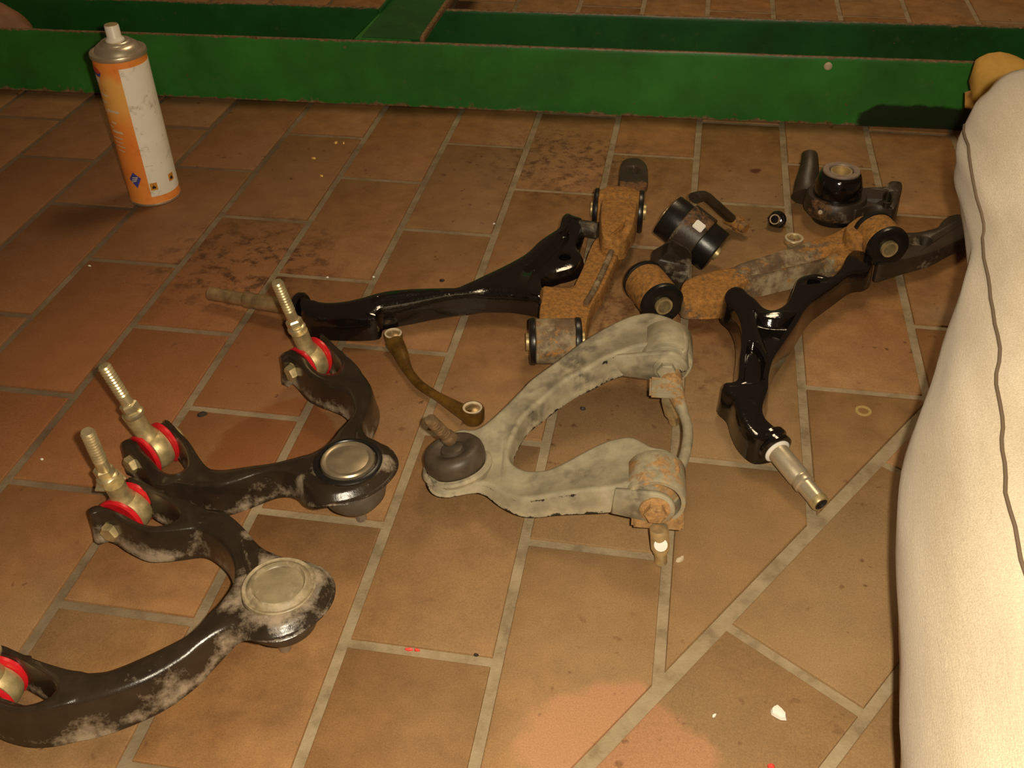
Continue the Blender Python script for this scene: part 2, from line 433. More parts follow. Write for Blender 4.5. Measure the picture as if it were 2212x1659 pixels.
def box(bm, c, u, v, w_, hx, hy, hz, bev=.001):
    m = Matrix((u, v, w_)).transposed().to_4x4(); m.translation = c
    g = bmesh.ops.create_cube(bm, size=2, matrix=m @ Matrix.Diagonal((hx, hy, hz, 1)))
    es = list({e for q in g['verts'] for e in q.link_edges})
    if bev: bmesh.ops.bevel(bm, geom=es, offset=bev, segments=2, affect='EDGES', clamp_overlap=True)
    return bm

# ---------------------------------------------------------------- the tiled floor
W, L, GAP = .12, .12 * 2.07542, .0085
def plate_mesh(poly, h=.012, bev=.0016):
    bm = B(); nn = normals2(poly); p = [(x, y, 0) for x, y in poly]
    def off(d, z):
        out = []
        n = len(poly)
        for i in range(n):
            a, b, c = V(poly[i - 1]), V(poly[i]), V(poly[(i + 1) % n])
            e1 = (b - a).normalized(); e2 = (c - b).normalized()
            n1 = V((e1.y, -e1.x)); n2 = V((e2.y, -e2.x)); bis = (n1 + n2)
            bis = bis / max(.35, (1 + n1.dot(n2)))
            q = b - bis * d; out.append(bm.verts.new((q.x, q.y, z)))
        return out
    top = off(bev, 0); mid = off(bev * .3, -bev * .45); edge = off(0, -bev * 1.4); bot = off(0, -h)
    bridge(bm, top, mid); bridge(bm, mid, edge); bridge(bm, edge, bot); bm.faces.new(top)
    return bm
def area(p): return .5 * sum(p[i][0] * p[(i + 1) % len(p)][1] - p[(i + 1) % len(p)][0] * p[i][1] for i in range(len(p)))
def clip(poly, px, py, nx, ny):
    """keep the side where (q - p).n <= 0"""
    out = []; n = len(poly)
    for i in range(n):
        a, b = poly[i], poly[(i + 1) % n]; da = (a[0] - px) * nx + (a[1] - py) * ny; db = (b[0] - px) * nx + (b[1] - py) * ny
        if da <= 0: out.append(a)
        if (da < 0) != (db < 0) and abs(da - db) > 1e-12:
            t = da / (da - db); out.append((a[0] + (b[0] - a[0]) * t, a[1] + (b[1] - a[1]) * t))
    return out
floor = thing('floor', '', '', V((0, 0, 0)))
del floor['label'], floor['category']; floor['kind'] = 'structure'
bm = B(); box(bm, V((.5, .2, -.0325)), V((1, 0, 0)), V((0, 1, 0)), Z, 3.2, 2.6, .03, 0)
obj('grout_bed', bm, GROUT, floor)
D0 = V((.8309, -.5226)); DV = V((.2800, .4254)).normalized(); DN = V((DV.y, -DV.x))      # the diagonal joint where the laying turns
full = plate_mesh([(-(W - GAP) / 2, -(L - GAP) / 2), ((W - GAP) / 2, -(L - GAP) / 2), ((W - GAP) / 2, (L - GAP) / 2), (-(W - GAP) / 2, (L - GAP) / 2)])
tile_me = None
def add_tile(cx, cy, ang, poly=None):
    global tile_me
    if poly is None:
        if tile_me is None:
            o = obj('tile', full, TILE, floor); tile_me = o.data
        else:
            o = bpy.data.objects.new('tile', tile_me); C.objects.link(o); o.parent = floor
        o.location = (cx, cy, 0); o.rotation_euler = (random.uniform(-.0016, .0016), random.uniform(-.0016, .0016), ang + random.uniform(-.003, .003))
        o.location.z = random.uniform(-.0006, 0)
    else:
        obj('tile', plate_mesh(poly), TILE, floor)
far_tiles = B()
def far_tile(poly):
    b2 = plate_mesh(poly, .012); me = bpy.data.meshes.new('t'); b2.to_mesh(me); b2.free(); far_tiles.from_mesh(me); bpy.data.meshes.remove(me)
hw, hl = (W - GAP) / 2, (L - GAP) / 2
for iu in range(-20, 30):
    for iv in range(-8, 11):
        cx = (iu + .5) * W; cy = (iv + .5 + (0 if iu % 2 == 0 else .5)) * L
        poly = [(cx - hw, cy - hl), (cx + hw, cy - hl), (cx + hw, cy + hl), (cx - hw, cy + hl)]
        cut = clip(poly, D0.x - DN.x * .004, D0.y - DN.y * .004, DN.x, DN.y)
        if len(cut) < 3 or abs(area(cut)) < 2e-4: continue
        inview = -.98 < cx < 1.42 and -1.12 < cy < .92 and cx > -.80 * (cy + 1.33) / 1.33 - .12 + .0
        if len(cut) == 4 and abs(area(cut) - area(poly)) < 1e-9:
            if inview: add_tile(cx, cy, 0)
            else: far_tile(poly)
        else: add_tile(0, 0, 0, cut) if inview else far_tile(cut)
S0 = V((.6473, -.8077)); ang2 = math.atan2(-DV.x, DV.y)
for iu in range(0, 14):
    for iv in range(-8, 16):
        along = (iv + .5 + (.5 if iu % 2 else 0)) * L; c = S0 + DV * along + DN * ((iu + .5) * W)
        if not (-2.2 < c.x < 3 and -1.9 < c.y < 2.2): continue
        if c.y > -.15 or c.x > 1.5: continue
        near_ = iu < 5 and -1.15 < c.y < -.2
        poly = [tuple(c + DN * a + DV * b) for a, b in ((-hw, -hl), (hw, -hl), (hw, hl), (-hw, hl))]
        if near_: add_tile(c.x, c.y, ang2)
        else: far_tile(poly)
obj('tile', far_tiles, TILE, floor, kind='stuff')

# ---------------------------------------------------------------- the green steel frame
fr = thing('steel_frame', 'long green painted steel frame lying across the floor behind the car parts', 'frame', V((.3, .12, 0)))
fa = V((1, .030, 0)).normalized(); fn = V((-fa.y, fa.x, 0))
def beam(name, y0, mat, top=.1005, grime=False):
    bm = B(); a0 = V((-1.9, y0 - .03 * 2.2, 0)); a1 = V((2.6, y0 + .03 * 2.3, 0)); n = 90
    lay = bm.verts.layers.float.new('rust'); gl = bm.verts.layers.float.new('grime')
    th = .006; prof = [(0, .0008, .66), (0, .006, .36), (0, .020, .16), (0, .05, 0), (0, .085, 0), (0, top - .006, .05), (.0004, top - .0012, .55), (.001, top, .95), (th - .001, top, .95), (th, top - .002, .4), (th, .012, .1), (.045, .009, .1), (.045, .0008, .3)]
    prev = None
    for i in range(n + 1):
        c = a0.lerp(a1, i / n); cur = []
        for y, z, rr in prof:
            k = noise.noise(V((c.x * 23, y * 90, z * 40 + y0 * 9)))
            q = bm.verts.new(c + fn * (y + .0006 * noise.noise(V((c.x * 9, z * 30, 4)))) + Z * (z + (0 if z < .09 else .0006 * k)))
            q[lay] = rr
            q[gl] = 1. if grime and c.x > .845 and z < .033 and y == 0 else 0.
            cur.append(q)
        if prev: bridge(bm, prev, cur)
        else: bm.faces.new(cur)
        prev = cur
    bm.faces.new(prev)
    return obj(name, bm, mat, fr, 30)
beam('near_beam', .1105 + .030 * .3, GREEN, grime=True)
beam('far_beam', .2755, GREEN_SHADED, .0985)
def bar(x0, x1, y0, y1, z0, z1, rusts):
    bm = B(); lay = bm.verts.layers.float.new('rust')
    nx, ny = max(1, int((x1 - x0) / .006)), max(1, int((y1 - y0) / .02))
    box(bm, V(((x0 + x1) / 2, (y0 + y1) / 2, (z0 + z1) / 2)), V((1, 0, 0)), V((0, 1, 0)), Z, (x1 - x0) / 2, (y1 - y0) / 2, (z1 - z0) / 2, .0012)
    for q in bm.verts: q[lay] = rusts
    return bm
br = obj('brace', bar(.088, .184, .125, 1.05, .0988, .1022, .2), GREEN_SHADED, fr)
for nm, x0, x1, rr in (('brace_lip', .180, .187, .85), ('brace_rim', .084, .090, .15)):
    obj(nm, bar(x0, x1, .236 if nm == 'brace_rim' else .122, 1.05, .0990, .1075, rr), GREEN_SHADED, br)
bm = B(); lay = bm.verts.layers.float.new('rust')
tri = [V((.079, .1195, 0)), V((.168, .1215, 0)), V((.086, .236, 0))]
tp = [bm.verts.new(q + Z * .1012) for q in tri]; bt = [bm.verts.new(q + Z * .0965) for q in tri]
for q in tp + bt: q[lay] = .22
bm.faces.new(tp); bm.faces.new(bt); bridge(bm, tp, bt); bmesh.ops.bevel(bm, geom=list(bm.edges), offset=.0008, segments=2, affect='EDGES')
obj('gusset_plate', bm, GREEN, fr)
bm = B(); hc = V((.7712,.1397,.088)); hc = V((hc.x, .1105 + .03 * hc.x + .009, hc.z)); lathe(bm, V((hc.x, .1195 + .03 * (hc.x - .3) + .0012, hc.z)), -fn, [(.0, 0), (.0058, 0), (.0058, .0022), (.0044, .0034), (0, .0038)], 16)
obj('rivet', bm, CREAMM, fr, label='pale round rivet head')
bm = B(); rc = V((.0657,.0902,.09)); lathe(bm, V((rc.x, .1195 + .03 * (rc.x - .3) + .0008, rc.z)), -fn, [(.0008, 0), (.0019, 0), (.0019, .001), (.0008, .001)], 12, closed=True)
obj('weld_spatter', bm, CHROME, fr)

# ---------------------------------------------------------------- spray can
cb = V((-.108,-.2102,0)); can = thing('spray_can', 'tall orange and white aerosol spray can with bare metal shoulder and white nozzle', 'spray can', cb)
R_ = .0325
H_ = .193; KZ = H_ / .1705
bm = B(); lathe(bm, cb, Z, [(0, .003), (.026, .003), (.031, .0), (R_ + .0004, .0016), (R_ + .0004, .004), (R_, .0052), (R_, H_ - .0025), (R_, H_), (0, H_)], 56)
obj('can_body', bm, ORANGE, can)
bm = B(); lathe(bm, cb, Z, [(.029, .0004), (R_ + .0008, .0006), (R_ + .0012, .002), (R_ + .0008, .0036), (R_ - .001, .004)], 56, closed=True)
obj('bottom_seam', bm, TIN, can)
bm = B(); lathe(bm, cb + Z * H_, Z, [(R_ - .001, -.002), (R_ + .0012, -.0015), (R_ + .0018, .0008), (R_ + .001, .0036), (R_ - .0025, .0044), (R_ - .0042, .0036), (.0270, .0058), (.0252, .0092), (.0215, .0118), (.0190, .0124), (.0180, .0146), (.0155, .0160), (.0128, .0158), (.0115, .014), (0, .014)], 56)
obj('metal_shoulder', bm, TIN, can)
bm = B(); lathe(bm, cb + Z * H_, Z, [(0, .0135), (.0112, .0135), (.0112, .0165), (.0096, .0185), (.0086, .0198), (.0086, .0326), (.0080, .0338), (0, .0338)], 32)
nz = obj('nozzle', bm, WHITEP, can)
bm = B(); lathe(bm, cb + Z * (H_ + .0338), Z, [(.0078, -.0004), (.0078, .0004), (0, .0004)], 24); obj('nozzle_top', bm, DULLZ, nz, label='brown stained nozzle top')
tocam = V((cam.location.x - cb.x, cam.location.y - cb.y, 0)).normalized(); side = V((-tocam.y, tocam.x, 0))      # side = picture right
def wrapped(a0, a1, z0, z1, off, n=16):
    bm = B(); g = []; z0 *= KZ; z1 *= KZ
    for k in range(n + 1):
        a = radians(a0 + (a1 - a0) * k / n); d = tocam * cos(a) + side * sin(a)
        g.append([bm.verts.new(cb + d * (R_ + o) + Z * z) for z, o in ((z0, -.0006), (z0, off), (z1, off), (z1, -.0006))])
    for p, q in zip(g, g[1:]):
        for j in range(3): bm.faces.new((p[j], q[j], q[j + 1], p[j + 1]))
    return bm
wp = obj('white_panel', wrapped(-9, 150, .012, .162, .00025, 40), WHITEL, can)
def quad_on_can(cells, mat, name, off=.0005, parent=None, label=None):
    """cells: polygons of (angle, height)"""
    bm = B()
    for poly in cells:
        poly = [(a, z * KZ) for a, z in poly]
        lo = [bm.verts.new(cb + (tocam * cos(radians(a)) + side * sin(radians(a))) * (R_ + off - .0003) + Z * z) for a, z in poly]
        hi = [bm.verts.new(cb + (tocam * cos(radians(a)) + side * sin(radians(a))) * (R_ + off) + Z * z) for a, z in poly]
        bm.faces.new(hi); bridge(bm, lo, hi)
    bmesh.ops.triangulate(bm, faces=bm.faces)
    bmesh.ops.subdivide_edges(bm, edges=[e for e in bm.edges if e.calc_length() > .003], cuts=4, use_grid_fill=True)
    for v in bm.verts:
        d = V((v.co.x - cb.x, v.co.y - cb.y, 0)); k = (R_ + off) / max(d.length, .001); v.co = V((cb.x + d.x * k, cb.y + d.y * k, v.co.z))
    return obj(name, bm, mat, parent or can, label=label)
quad_on_can([[(-52, .034), (-38, .043), (-22, .036), (-36, .0235)]], BLUE, 'printed_diamond', label='blue diamond print')
quad_on_can([[(-47 + k * 2.2, .030 + k * .0028 + .0012), (-33 + k * 2.2, .0325 + k * .002 + .0012), (-33 + k * 2.2, .0325 + k * .002), (-47 + k * 2.2, .030 + k * .0028)] for k in range(3)], PAPER, 'pale_print_line', .0007)
quad_on_can([[(-84, .164), (-60, .1615), (-52, .1575), (-66, .1555), (-84, .158)]], REDINK, 'red_emblem')
quad_on_can([[(-84, .158), (-66, .1555), (-52, .1575), (-58, .1525), (-84, .1545)]], BLUE, 'blue_emblem')
quad_on_can([[(-80, .1535), (-62, .152), (-66, .144), (-80, .146)]], PAPER, 'pale_emblem')
quad_on_can([[(a0, z), (a1, z - .0012), (a1, z - .0012 + h), (a0, z + h)] for a0, a1, z, h in ((-72, -50, .132, .0024), (-76, -58, .124, .0022), (-62, -32, .114, .003), (-74, -62, .113, .0025), (-60, -46, .101, .0022), (-70, -58, .096, .002), (-62, -36, .090, .0028), (-68, -40, .0835, .0014), (-66, -42, .0785, .0012), (-64, -40, .0735, .0012), (-62, -44, .0685, .0012))], PAPER, 'print_line', label='short pale lines of print')
def hazard(a, z, s=.0045):
    da = math.degrees(s / R_)
    h = quad_on_can([[(a - da, z - s), (a + da, z - s), (a + da, z + s), (a - da, z + s)]], HAZ, 'hazard_square', .0006, wp, 'small orange hazard square')
    return [[(a - da * .5, z - s * .55), (a + da * .5, z - s * .55), (a + da * .42, z - s * .35), (a + da * .5, z), (a + da * .15, z + s * .1), (a, z + s * .65), (a - da * .2, z + s * .1), (a - da * .5, z)]]
f1 = hazard(1, .0245); f2 = hazard(48, .0285)
quad_on_can(f1, INK, 'flame_symbol', .0008, wp); quad_on_can(f2, INK, 'flame_symbol', .0008, wp)
for z in (.072, .0495, .118): quad_on_can([[(-6, z), (95, z), (95, z + .0004), (-6, z + .0004)]], CREAMM, 'panel_rule', .0005, wp)

# ---------------------------------------------------------------- brass ball ends on the black arms
def ball_end(root, E, ax, stud0, tip, collar, nutwasher=0., headside=-1, z_lo=.026, bolt=True):
    """red washers, brass eye, bolt and threaded stud of one end; ax points from the viewer's side to the far side"""
    for s in (-1, 1):
        bm = B(); lathe(bm, E + ax * (s * .0082), ax * s, [(.008, 0), (.0178, 0), (.0204, .0018), (.0204, .0040), (.0190, .0052), (.008, .0052)], 40, closed=True)
        obj('bushing_ring', bm, RED, root, label='red polyurethane bushing ring')
    bm = B(); lathe(bm, E, ax, [(.006, -.0084), (.0150, -.0084), (.0172, -.0074), (.0186, -.004), (.0190, 0), (.0186, .004), (.0172, .0074), (.0150, .0084), (.006, .0084)], 40, closed=True)
    d = (tip - stud0).normalized(); lathe(bm, E + d * .006, d, [(.0115, 0), (.0115, .008), (.0095, .0125), (.0082, .017), (.0086, (collar - E).length - .008), (0, (collar - E).length - .006)], 28)
    eye = obj('ball_joint_eye', bm, DULLZ, root)
    bm = B(); rod(bm, collar - d * .004, collar + (tip - collar) * .42, .0058, .0054); thread(bm, collar + (tip - collar) * .38, tip, .0059, 11)
    st = obj('threaded_stud', bm, BRASS, root)
    bm = B(); lathe(bm, collar - d * .003, d, [(0, 0), (.0086, 0), (.0092, .0012), (.0092, .004), (.0078, .0055), (.0062, .0062), (0, .0062)], 24); lathe(bm, collar + d * .003, d, [(0, 0), (.0078, 0), (.0082, .001), (.0082, .007), (.0068, .0085), (0, .0085)], 6)
    obj('lock_nut', bm, BRASS, st)
    if nutwasher:
        bm = B(); lathe(bm, collar - d * .006, d, [(0, 0), (nutwasher, 0), (nutwasher * 1.02, .001), (nutwasher * .9, .0026), (.006, .003), (0, .003)], 5)
        obj('tab_washer', bm, BRASS, st)
    if bolt:
        bm = B(); hexhead(bm, E - ax * .0205, -ax, .0082, .010, .0105); rod(bm, E - ax * .021, E + ax * .024, .0045); hexhead(bm, E + ax * .0205, ax, .0075, .008)
        obj('pivot_bolt', bm, DULLZ, root)
def ears(bm, E, ax, r, th, roots, off=.0158):
    for s, rt in zip((-1, 1), roots): tab(bm, E + ax * (s * off), rt, r, th, ax)
    return bm
def ball_stud(root, top, foot, rb, rstud, boot_lo, boot_hi, mat=BOOT):
    """rubber boot and tapered stud hanging below the arm's nose"""
    d = (foot - top).normalized(); L = (foot - top).length
    a, b = boot_hi, boot_lo
    bm = B(); lathe(bm, top, d, [(rb * .5, a), (rb * .9, a), (rb, a + (b - a) * .18), (rb * .99, a + (b - a) * .42), (rb * .88, a + (b - a) * .74), (rb * .66, a + (b - a) * .94), (rb * .45, b), (rstud, b + .001)], 40)
    obj('rubber_boot', bm, mat, root)
    bm = B(); lathe(bm, top, d, [(0, a), (rstud * 1.25, a), (rstud * 1.15, b), (rstud, b + (L - b) * .3), (rstud * .95, L - .001), (rstud * .7, L), (0, L)], 20)
    obj('joint_stud', bm, plain('grey_stud_steel', (.42, .37, .29), .35, .7), root)

# arm A, nearest the camera at the left edge
A0 = V((.3122,-.886,0))
armA = thing('upper_control_arm', 'black curved suspension arm nearest the viewer with dusty beige round cap', 'car part', A0, 'black upper suspension arms with red bushings')
outA = [(.1962,-.7931,.053,.028),(.2059,-.7934,.0527,.028),(.2143,-.7961,.0523,.028),(.2286,-.7978,.052,.028),(.2431,-.8001,.054,.0267),(.2578,-.8092,.056,.0253),(.2711,-.8202,.058,.024),(.2858,-.8346,.062,.016),(.3007,-.8465,.066,.008),(.3152,-.8512,.068,.0075),(.3312,-.8523,.0679,.0075),(.3448,-.8564,.0678,.0075),(.3541,-.8652,.0677,.0075),(.3583,-.8759,.0676,.0075),(.358,-.8879,.0674,.0075),(.3531,-.9,.0673,.0075),(.3447,-.9111,.0672,.0075),(.3349,-.9179,.0671,.0075),(.3227,-.9205,.067,.0075),(.3092,-.9163,.064,.012),(.2992,-.9163,.062,.018),(.2913,-.9209,.06,.023),(.2826,-.9304,.058,.028),(.2743,-.9413,.055,.031),(.2607,-.9548,.052,.034),(.2472,-.9661,.051,.0353),(.2307,-.9763,.05,.0367),(.2158,-.9831,.049,.038),(.2058,-.9872,.0488,.0376),(.1935,-.993,.0486,.0372),(.1802,-.9965,.0484,.0368),(.1691,-.9967,.0482,.0364),(.1578,-.9952,.048,.036),(.1445,-.9915,.048,.0356),(.1381,-.9881,.048,.0352),(.1386,-.985,.048,.0348),(.1461,-.9864,.048,.0344),(.161,-.9903,.048,.034),(.177,-.9913,.048,.0338),(.1871,-.9875,.048,.0337),(.193,-.9817,.048,.0335),(.1939,-.976,.048,.0333),(.1895,-.9707,.048,.0332),(.1806,-.966,.048,.033),(.1689,-.9617,.048,.0328),(.1548,-.9569,.048,.0327),(.1415,-.9539,.048,.0325),(.1319,-.9535,.048,.0323),(.1274,-.9509,.048,.0322),(.13,-.9481,.048,.032),(.1384,-.9486,.0483,.032),(.1543,-.9528,.0487,.032),(.1694,-.9565,.049,.032),(.1873,-.9593,.0493,.032),(.2005,-.9602,.0497,.032),(.2179,-.9576,.05,.032),(.2287,-.9535,.0516,.0308),(.243,-.9438,.0532,.0296),(.2573,-.9328,.0548,.0284),(.2671,-.9244,.0564,.0272),(.2735,-.9143,.058,.026),(.2778,-.8986,.0587,.0253),(.2813,-.8843,.0593,.0247),(.2817,-.8736,.06,.024),(.2761,-.8581,.058,.025),(.2665,-.8446,.056,.026),(.2546,-.8342,.0543,.0273),(.2406,-.8254,.0527,.0287),(.2281,-.8218,.051,.03),(.2127,-.8266,.0513,.0307),(.2005,-.8303,.0517,.0313),(.1891,-.8319,.052,.032),(.1779,-.8291,.052,.032),(.165,-.824,.052,.032),(.1538,-.8185,.052,.032),(.1437,-.8169,.052,.032),(.1385,-.8209,.052,.032),(.1337,-.8164,.052,.032),(.1374,-.811,.052,.032),(.1484,-.812,.052,.032),(.1626,-.8161,.052,.032),(.1741,-.8205,.052,.032),(.1855,-.8244,.052,.032),(.1971,-.8247,.0521,.0317),(.2056,-.8208,.0522,.0314),(.21,-.8151,.0522,.0311),(.2097,-.809,.0523,.0308),(.2036,-.8026,.0524,.0305),(.1939,-.7973,.0525,.0302),(.1808,-.7918,.0525,.0298),(.1655,-.7855,.0526,.0295),(.1528,-.7814,.0527,.0292),(.1491,-.7764,.0528,.0289),(.1547,-.7751,.0528,.0286),(.1747,-.7838,.0529,.0283)]
bm = tray(outA, .03, .0065, .004, .003, step=.004, crown=.0004, dustlow=.74, dusttop=.06)
EA = V((.154,-.7953,.033)); axA = (V((.1492,-.7665,.027)) - V((.1422,-.817,.027))).normalized()
ears(bm, EA, axA, .0172, .004, [(V((.187,-.8277,.0515)), V((.1736,-.8156,.0085))), (V((.1854,-.7878,.052)), V((.1778,-.778,.016)))])
EA2 = V((.1374,-.9695,.028)); axA2 = (V((.1409,-.9515,.028)) - V((.1419,-.9826,.028))).normalized()
ears(bm, EA2, axA2, .0172, .004, [(V((.183,-.9933,.047)), V((.1738,-.9921,.01))), (V((.1621,-.9542,.047)), V((.1537,-.9539,.012)))])
capA = V((.3226,-.8807,.069))
paint(bm, 'dust', near(capA, .046, .98)); paint(bm, 'dust', near(V((.3034,-.917,.045)), .020, .95)); paint(bm, 'dust', near(V((.231,-.8199,.034)), .016, .9)); paint(bm, 'dust', near(V((.28,-.8269,.055)), .012, .9)); paint(bm, 'dust', near(V((.2169,-.9835,.02)), .02, .8)); obj('arm_body', bm, BLACKARM, armA, 62)
bm = B(); lathe(bm, capA - Z * .001, Z, [(.0272, -.003), (.0268, .0004), (.0260, .0010), (.0250, .0004), (.0238, .0002), (.0228, .0014), (.0208, .0034), (.0194, .0036), (.0186, .0014), (.0176, .0004), (.008, .0012), (0, .0016)], 56)
lay = bm.verts.layers.float.new('dust')
for q in bm.verts: q[lay] = .62 if (q.co - capA).xy.length > .0185 else .34
obj('ball_joint_cap', bm, worn('dusty_cap', (.25, .20, .115), (.45, .36, .235), rough=.36, nz=70), armA)
ball_stud(armA, capA, V((.3181,-.8859,0)), .0292, .005, .0475, .008, plain('dark_rubber_boot', (.06, .045, .03), .42, var=.3))
ball_end(armA, EA, axA, V((.1511,-.7932,.052)), V((.1446,-.7991,.122)), V((.1419,-.7916,.066)), .0135)
ball_end(armA, EA2, axA2, V((.1481,-.9681,.052)), V((.1508,-.9703,.122)), V((.1434,-.9669,.066)))

# arm B, behind it
B0 = V((.3371,-.745,0))
armB = thing('upper_control_arm', 'black curved suspension arm with two brass studs and bare metal round cap', 'car part', B0, 'black upper suspension arms with red bushings')
outB = [(.1415,-.6892,.041,.026),(.1507,-.6962,.0415,.0263),(.1579,-.7028,.042,.0267),(.1682,-.7107,.0425,.027),(.1771,-.7187,.043,.0273),(.1917,-.7341,.0435,.0277),(.2038,-.744,.044,.028),(.2163,-.7461,.045,.028),(.2265,-.745,.046,.028),(.2449,-.7425,.049,.027),(.2629,-.7394,.052,.026),(.2806,-.7341,.056,.023),(.294,-.7282,.06,.02),(.3037,-.7223,.064,.016),(.3076,-.7114,.064,.018),(.3104,-.6976,.062,.02),(.312,-.6887,.06,.022),(.3135,-.6765,.058,.024),(.3122,-.6659,.056,.026),(.3073,-.6549,.054,.0273),(.3005,-.6434,.052,.0287),(.2907,-.6327,.05,.03),(.2763,-.6248,.0487,.0307),(.2617,-.6182,.0473,.0313),(.2445,-.6061,.046,.032),(.2295,-.5912,.046,.0318),(.2197,-.5851,.046,.0316),(.2173,-.5916,.046,.0313),(.2125,-.5862,.046,.0311),(.2163,-.5756,.046,.0309),(.2244,-.5729,.046,.0307),(.2373,-.584,.046,.0304),(.251,-.5992,.046,.0302),(.2586,-.6054,.046,.03),(.2645,-.6065,.0459,.0298),(.2715,-.6054,.0458,.0296),(.2756,-.598,.0457,.0294),(.2746,-.5891,.0456,.0292),(.2676,-.5787,.0455,.029),(.2561,-.5665,.0454,.0288),(.2455,-.5562,.0453,.0286),(.2394,-.5482,.0452,.0284),(.2397,-.5431,.0451,.0282),(.2472,-.5483,.045,.028),(.2655,-.5659,.046,.0287),(.2834,-.5822,.047,.0293),(.3015,-.6008,.048,.03),(.3125,-.6161,.0495,.031),(.3186,-.6304,.051,.032),(.3229,-.6504,.0533,.03),(.3244,-.6695,.0557,.028),(.3264,-.6841,.058,.026),(.3315,-.6968,.062,.02),(.34,-.7075,.066,.014),(.3481,-.7122,.0675,.0107),(.358,-.7195,.069,.0075),(.3655,-.7281,.0688,.0076),(.3694,-.7394,.0687,.0077),(.3668,-.7542,.0685,.0077),(.3582,-.769,.0683,.0078),(.3443,-.7806,.0682,.0079),(.3302,-.7859,.068,.008),(.3188,-.7845,.067,.014),(.3065,-.7747,.064,.02),(.2945,-.7614,.06,.024),(.2798,-.7505,.055,.028),(.2665,-.7487,.0525,.03),(.2528,-.7527,.05,.032),(.2383,-.7609,.048,.033),(.2185,-.7686,.046,.034),(.193,-.7646,.04,.031),(.1804,-.7627,.0385,.0305),(.1705,-.7667,.037,.03),(.1617,-.7641,.037,.03),(.1483,-.7522,.037,.03),(.1342,-.7389,.0376,.03),(.1226,-.7304,.0382,.03),(.1157,-.7284,.0388,.03),(.1118,-.7222,.0394,.03),(.1153,-.7173,.04,.03),(.1231,-.7193,.0406,.03),(.135,-.7287,.0412,.03),(.1547,-.7451,.0418,.03),(.1653,-.7536,.0424,.03),(.1752,-.7574,.043,.03),(.1826,-.7542,.0428,.0296),(.1856,-.7477,.0426,.0291),(.1829,-.7389,.0423,.0287),(.1747,-.7254,.0421,.0282),(.1644,-.7144,.0419,.0278),(.1541,-.7056,.0417,.0273),(.1412,-.695,.0414,.0269),(.1379,-.69,.0412,.0264)]
bm = tray(outB, .03, .0065, .004, .003, step=.004, crown=.0004, dustlow=.70, dusttop=.06)
EB = V((.1363,-.7116,.025)); axB = (V((.1441,-.6943,.025)) - V((.1233,-.7335,.025))).normalized()
ears(bm, EB, axB, .0168, .004, [(V((.1589,-.7571,.036)), V((.16,-.7569,.008))), (V((.1686,-.7139,.042)), V((.1653,-.7121,.012)))])
EB2 = V((.2357,-.5683,.029)); axB2 = (V((.2436,-.5481,.026)) - V((.221,-.5857,.026))).normalized()
ears(bm, EB2, axB2, .0168, .004, [(V((.2522,-.6116,.045)), V((.2532,-.6052,.008))), (V((.2709,-.5714,.045)), V((.2676,-.5618,.012)))])
capB = V((.3333,-.7464,.071))
paint(bm, 'dust', near(capB, .034, .62)); paint(bm, 'dust', near(V((.3642,-.7401,.066)), .012, .9)); paint(bm, 'dust', near(V((.3421,-.6988,.055)), .014, .95)); paint(bm, 'dust', near(V((.2963,-.7628,.05)), .01, .9))
obj('arm_body', bm, BLACKARM, armB, 62)
bm = B(); lathe(bm, capB - Z * .002, Z, [(.0285, .0002), (.0268, .0016), (.0246, .0018), (.0236, .0008), (.0232, -.002), (.0222, -.002)], 56)
obj('seal_ring', bm, RUBBER, armB)
bm = B(); lathe(bm, capB - Z * .002, Z, [(.0224, -.002), (.0222, .0022), (.0210, .0034), (.0185, .0034), (.0172, .0026), (.0150, .0030), (.006, .0038), (0, .0034)], 56)
obj('ball_joint_cap', bm, plain('bare_steel_cap', (.36, .29, .19), .36, .7, var=.25, scale=80), armB)
ball_stud(armB, capB, B0, .0290, .0048, .050, .009, plain('grey_rubber_boot', (.115, .098, .075), .36, var=.25, scale=60))
ball_end(armB, EB, axB, V((.1378,-.7152,.05)), V((.1165,-.718,.122)), V((.129,-.7161,.07)))
ball_end(armB, EB2, axB2, V((.2304,-.5689,.05)), V((.219,-.5774,.126)), V((.2268,-.5695,.069)))

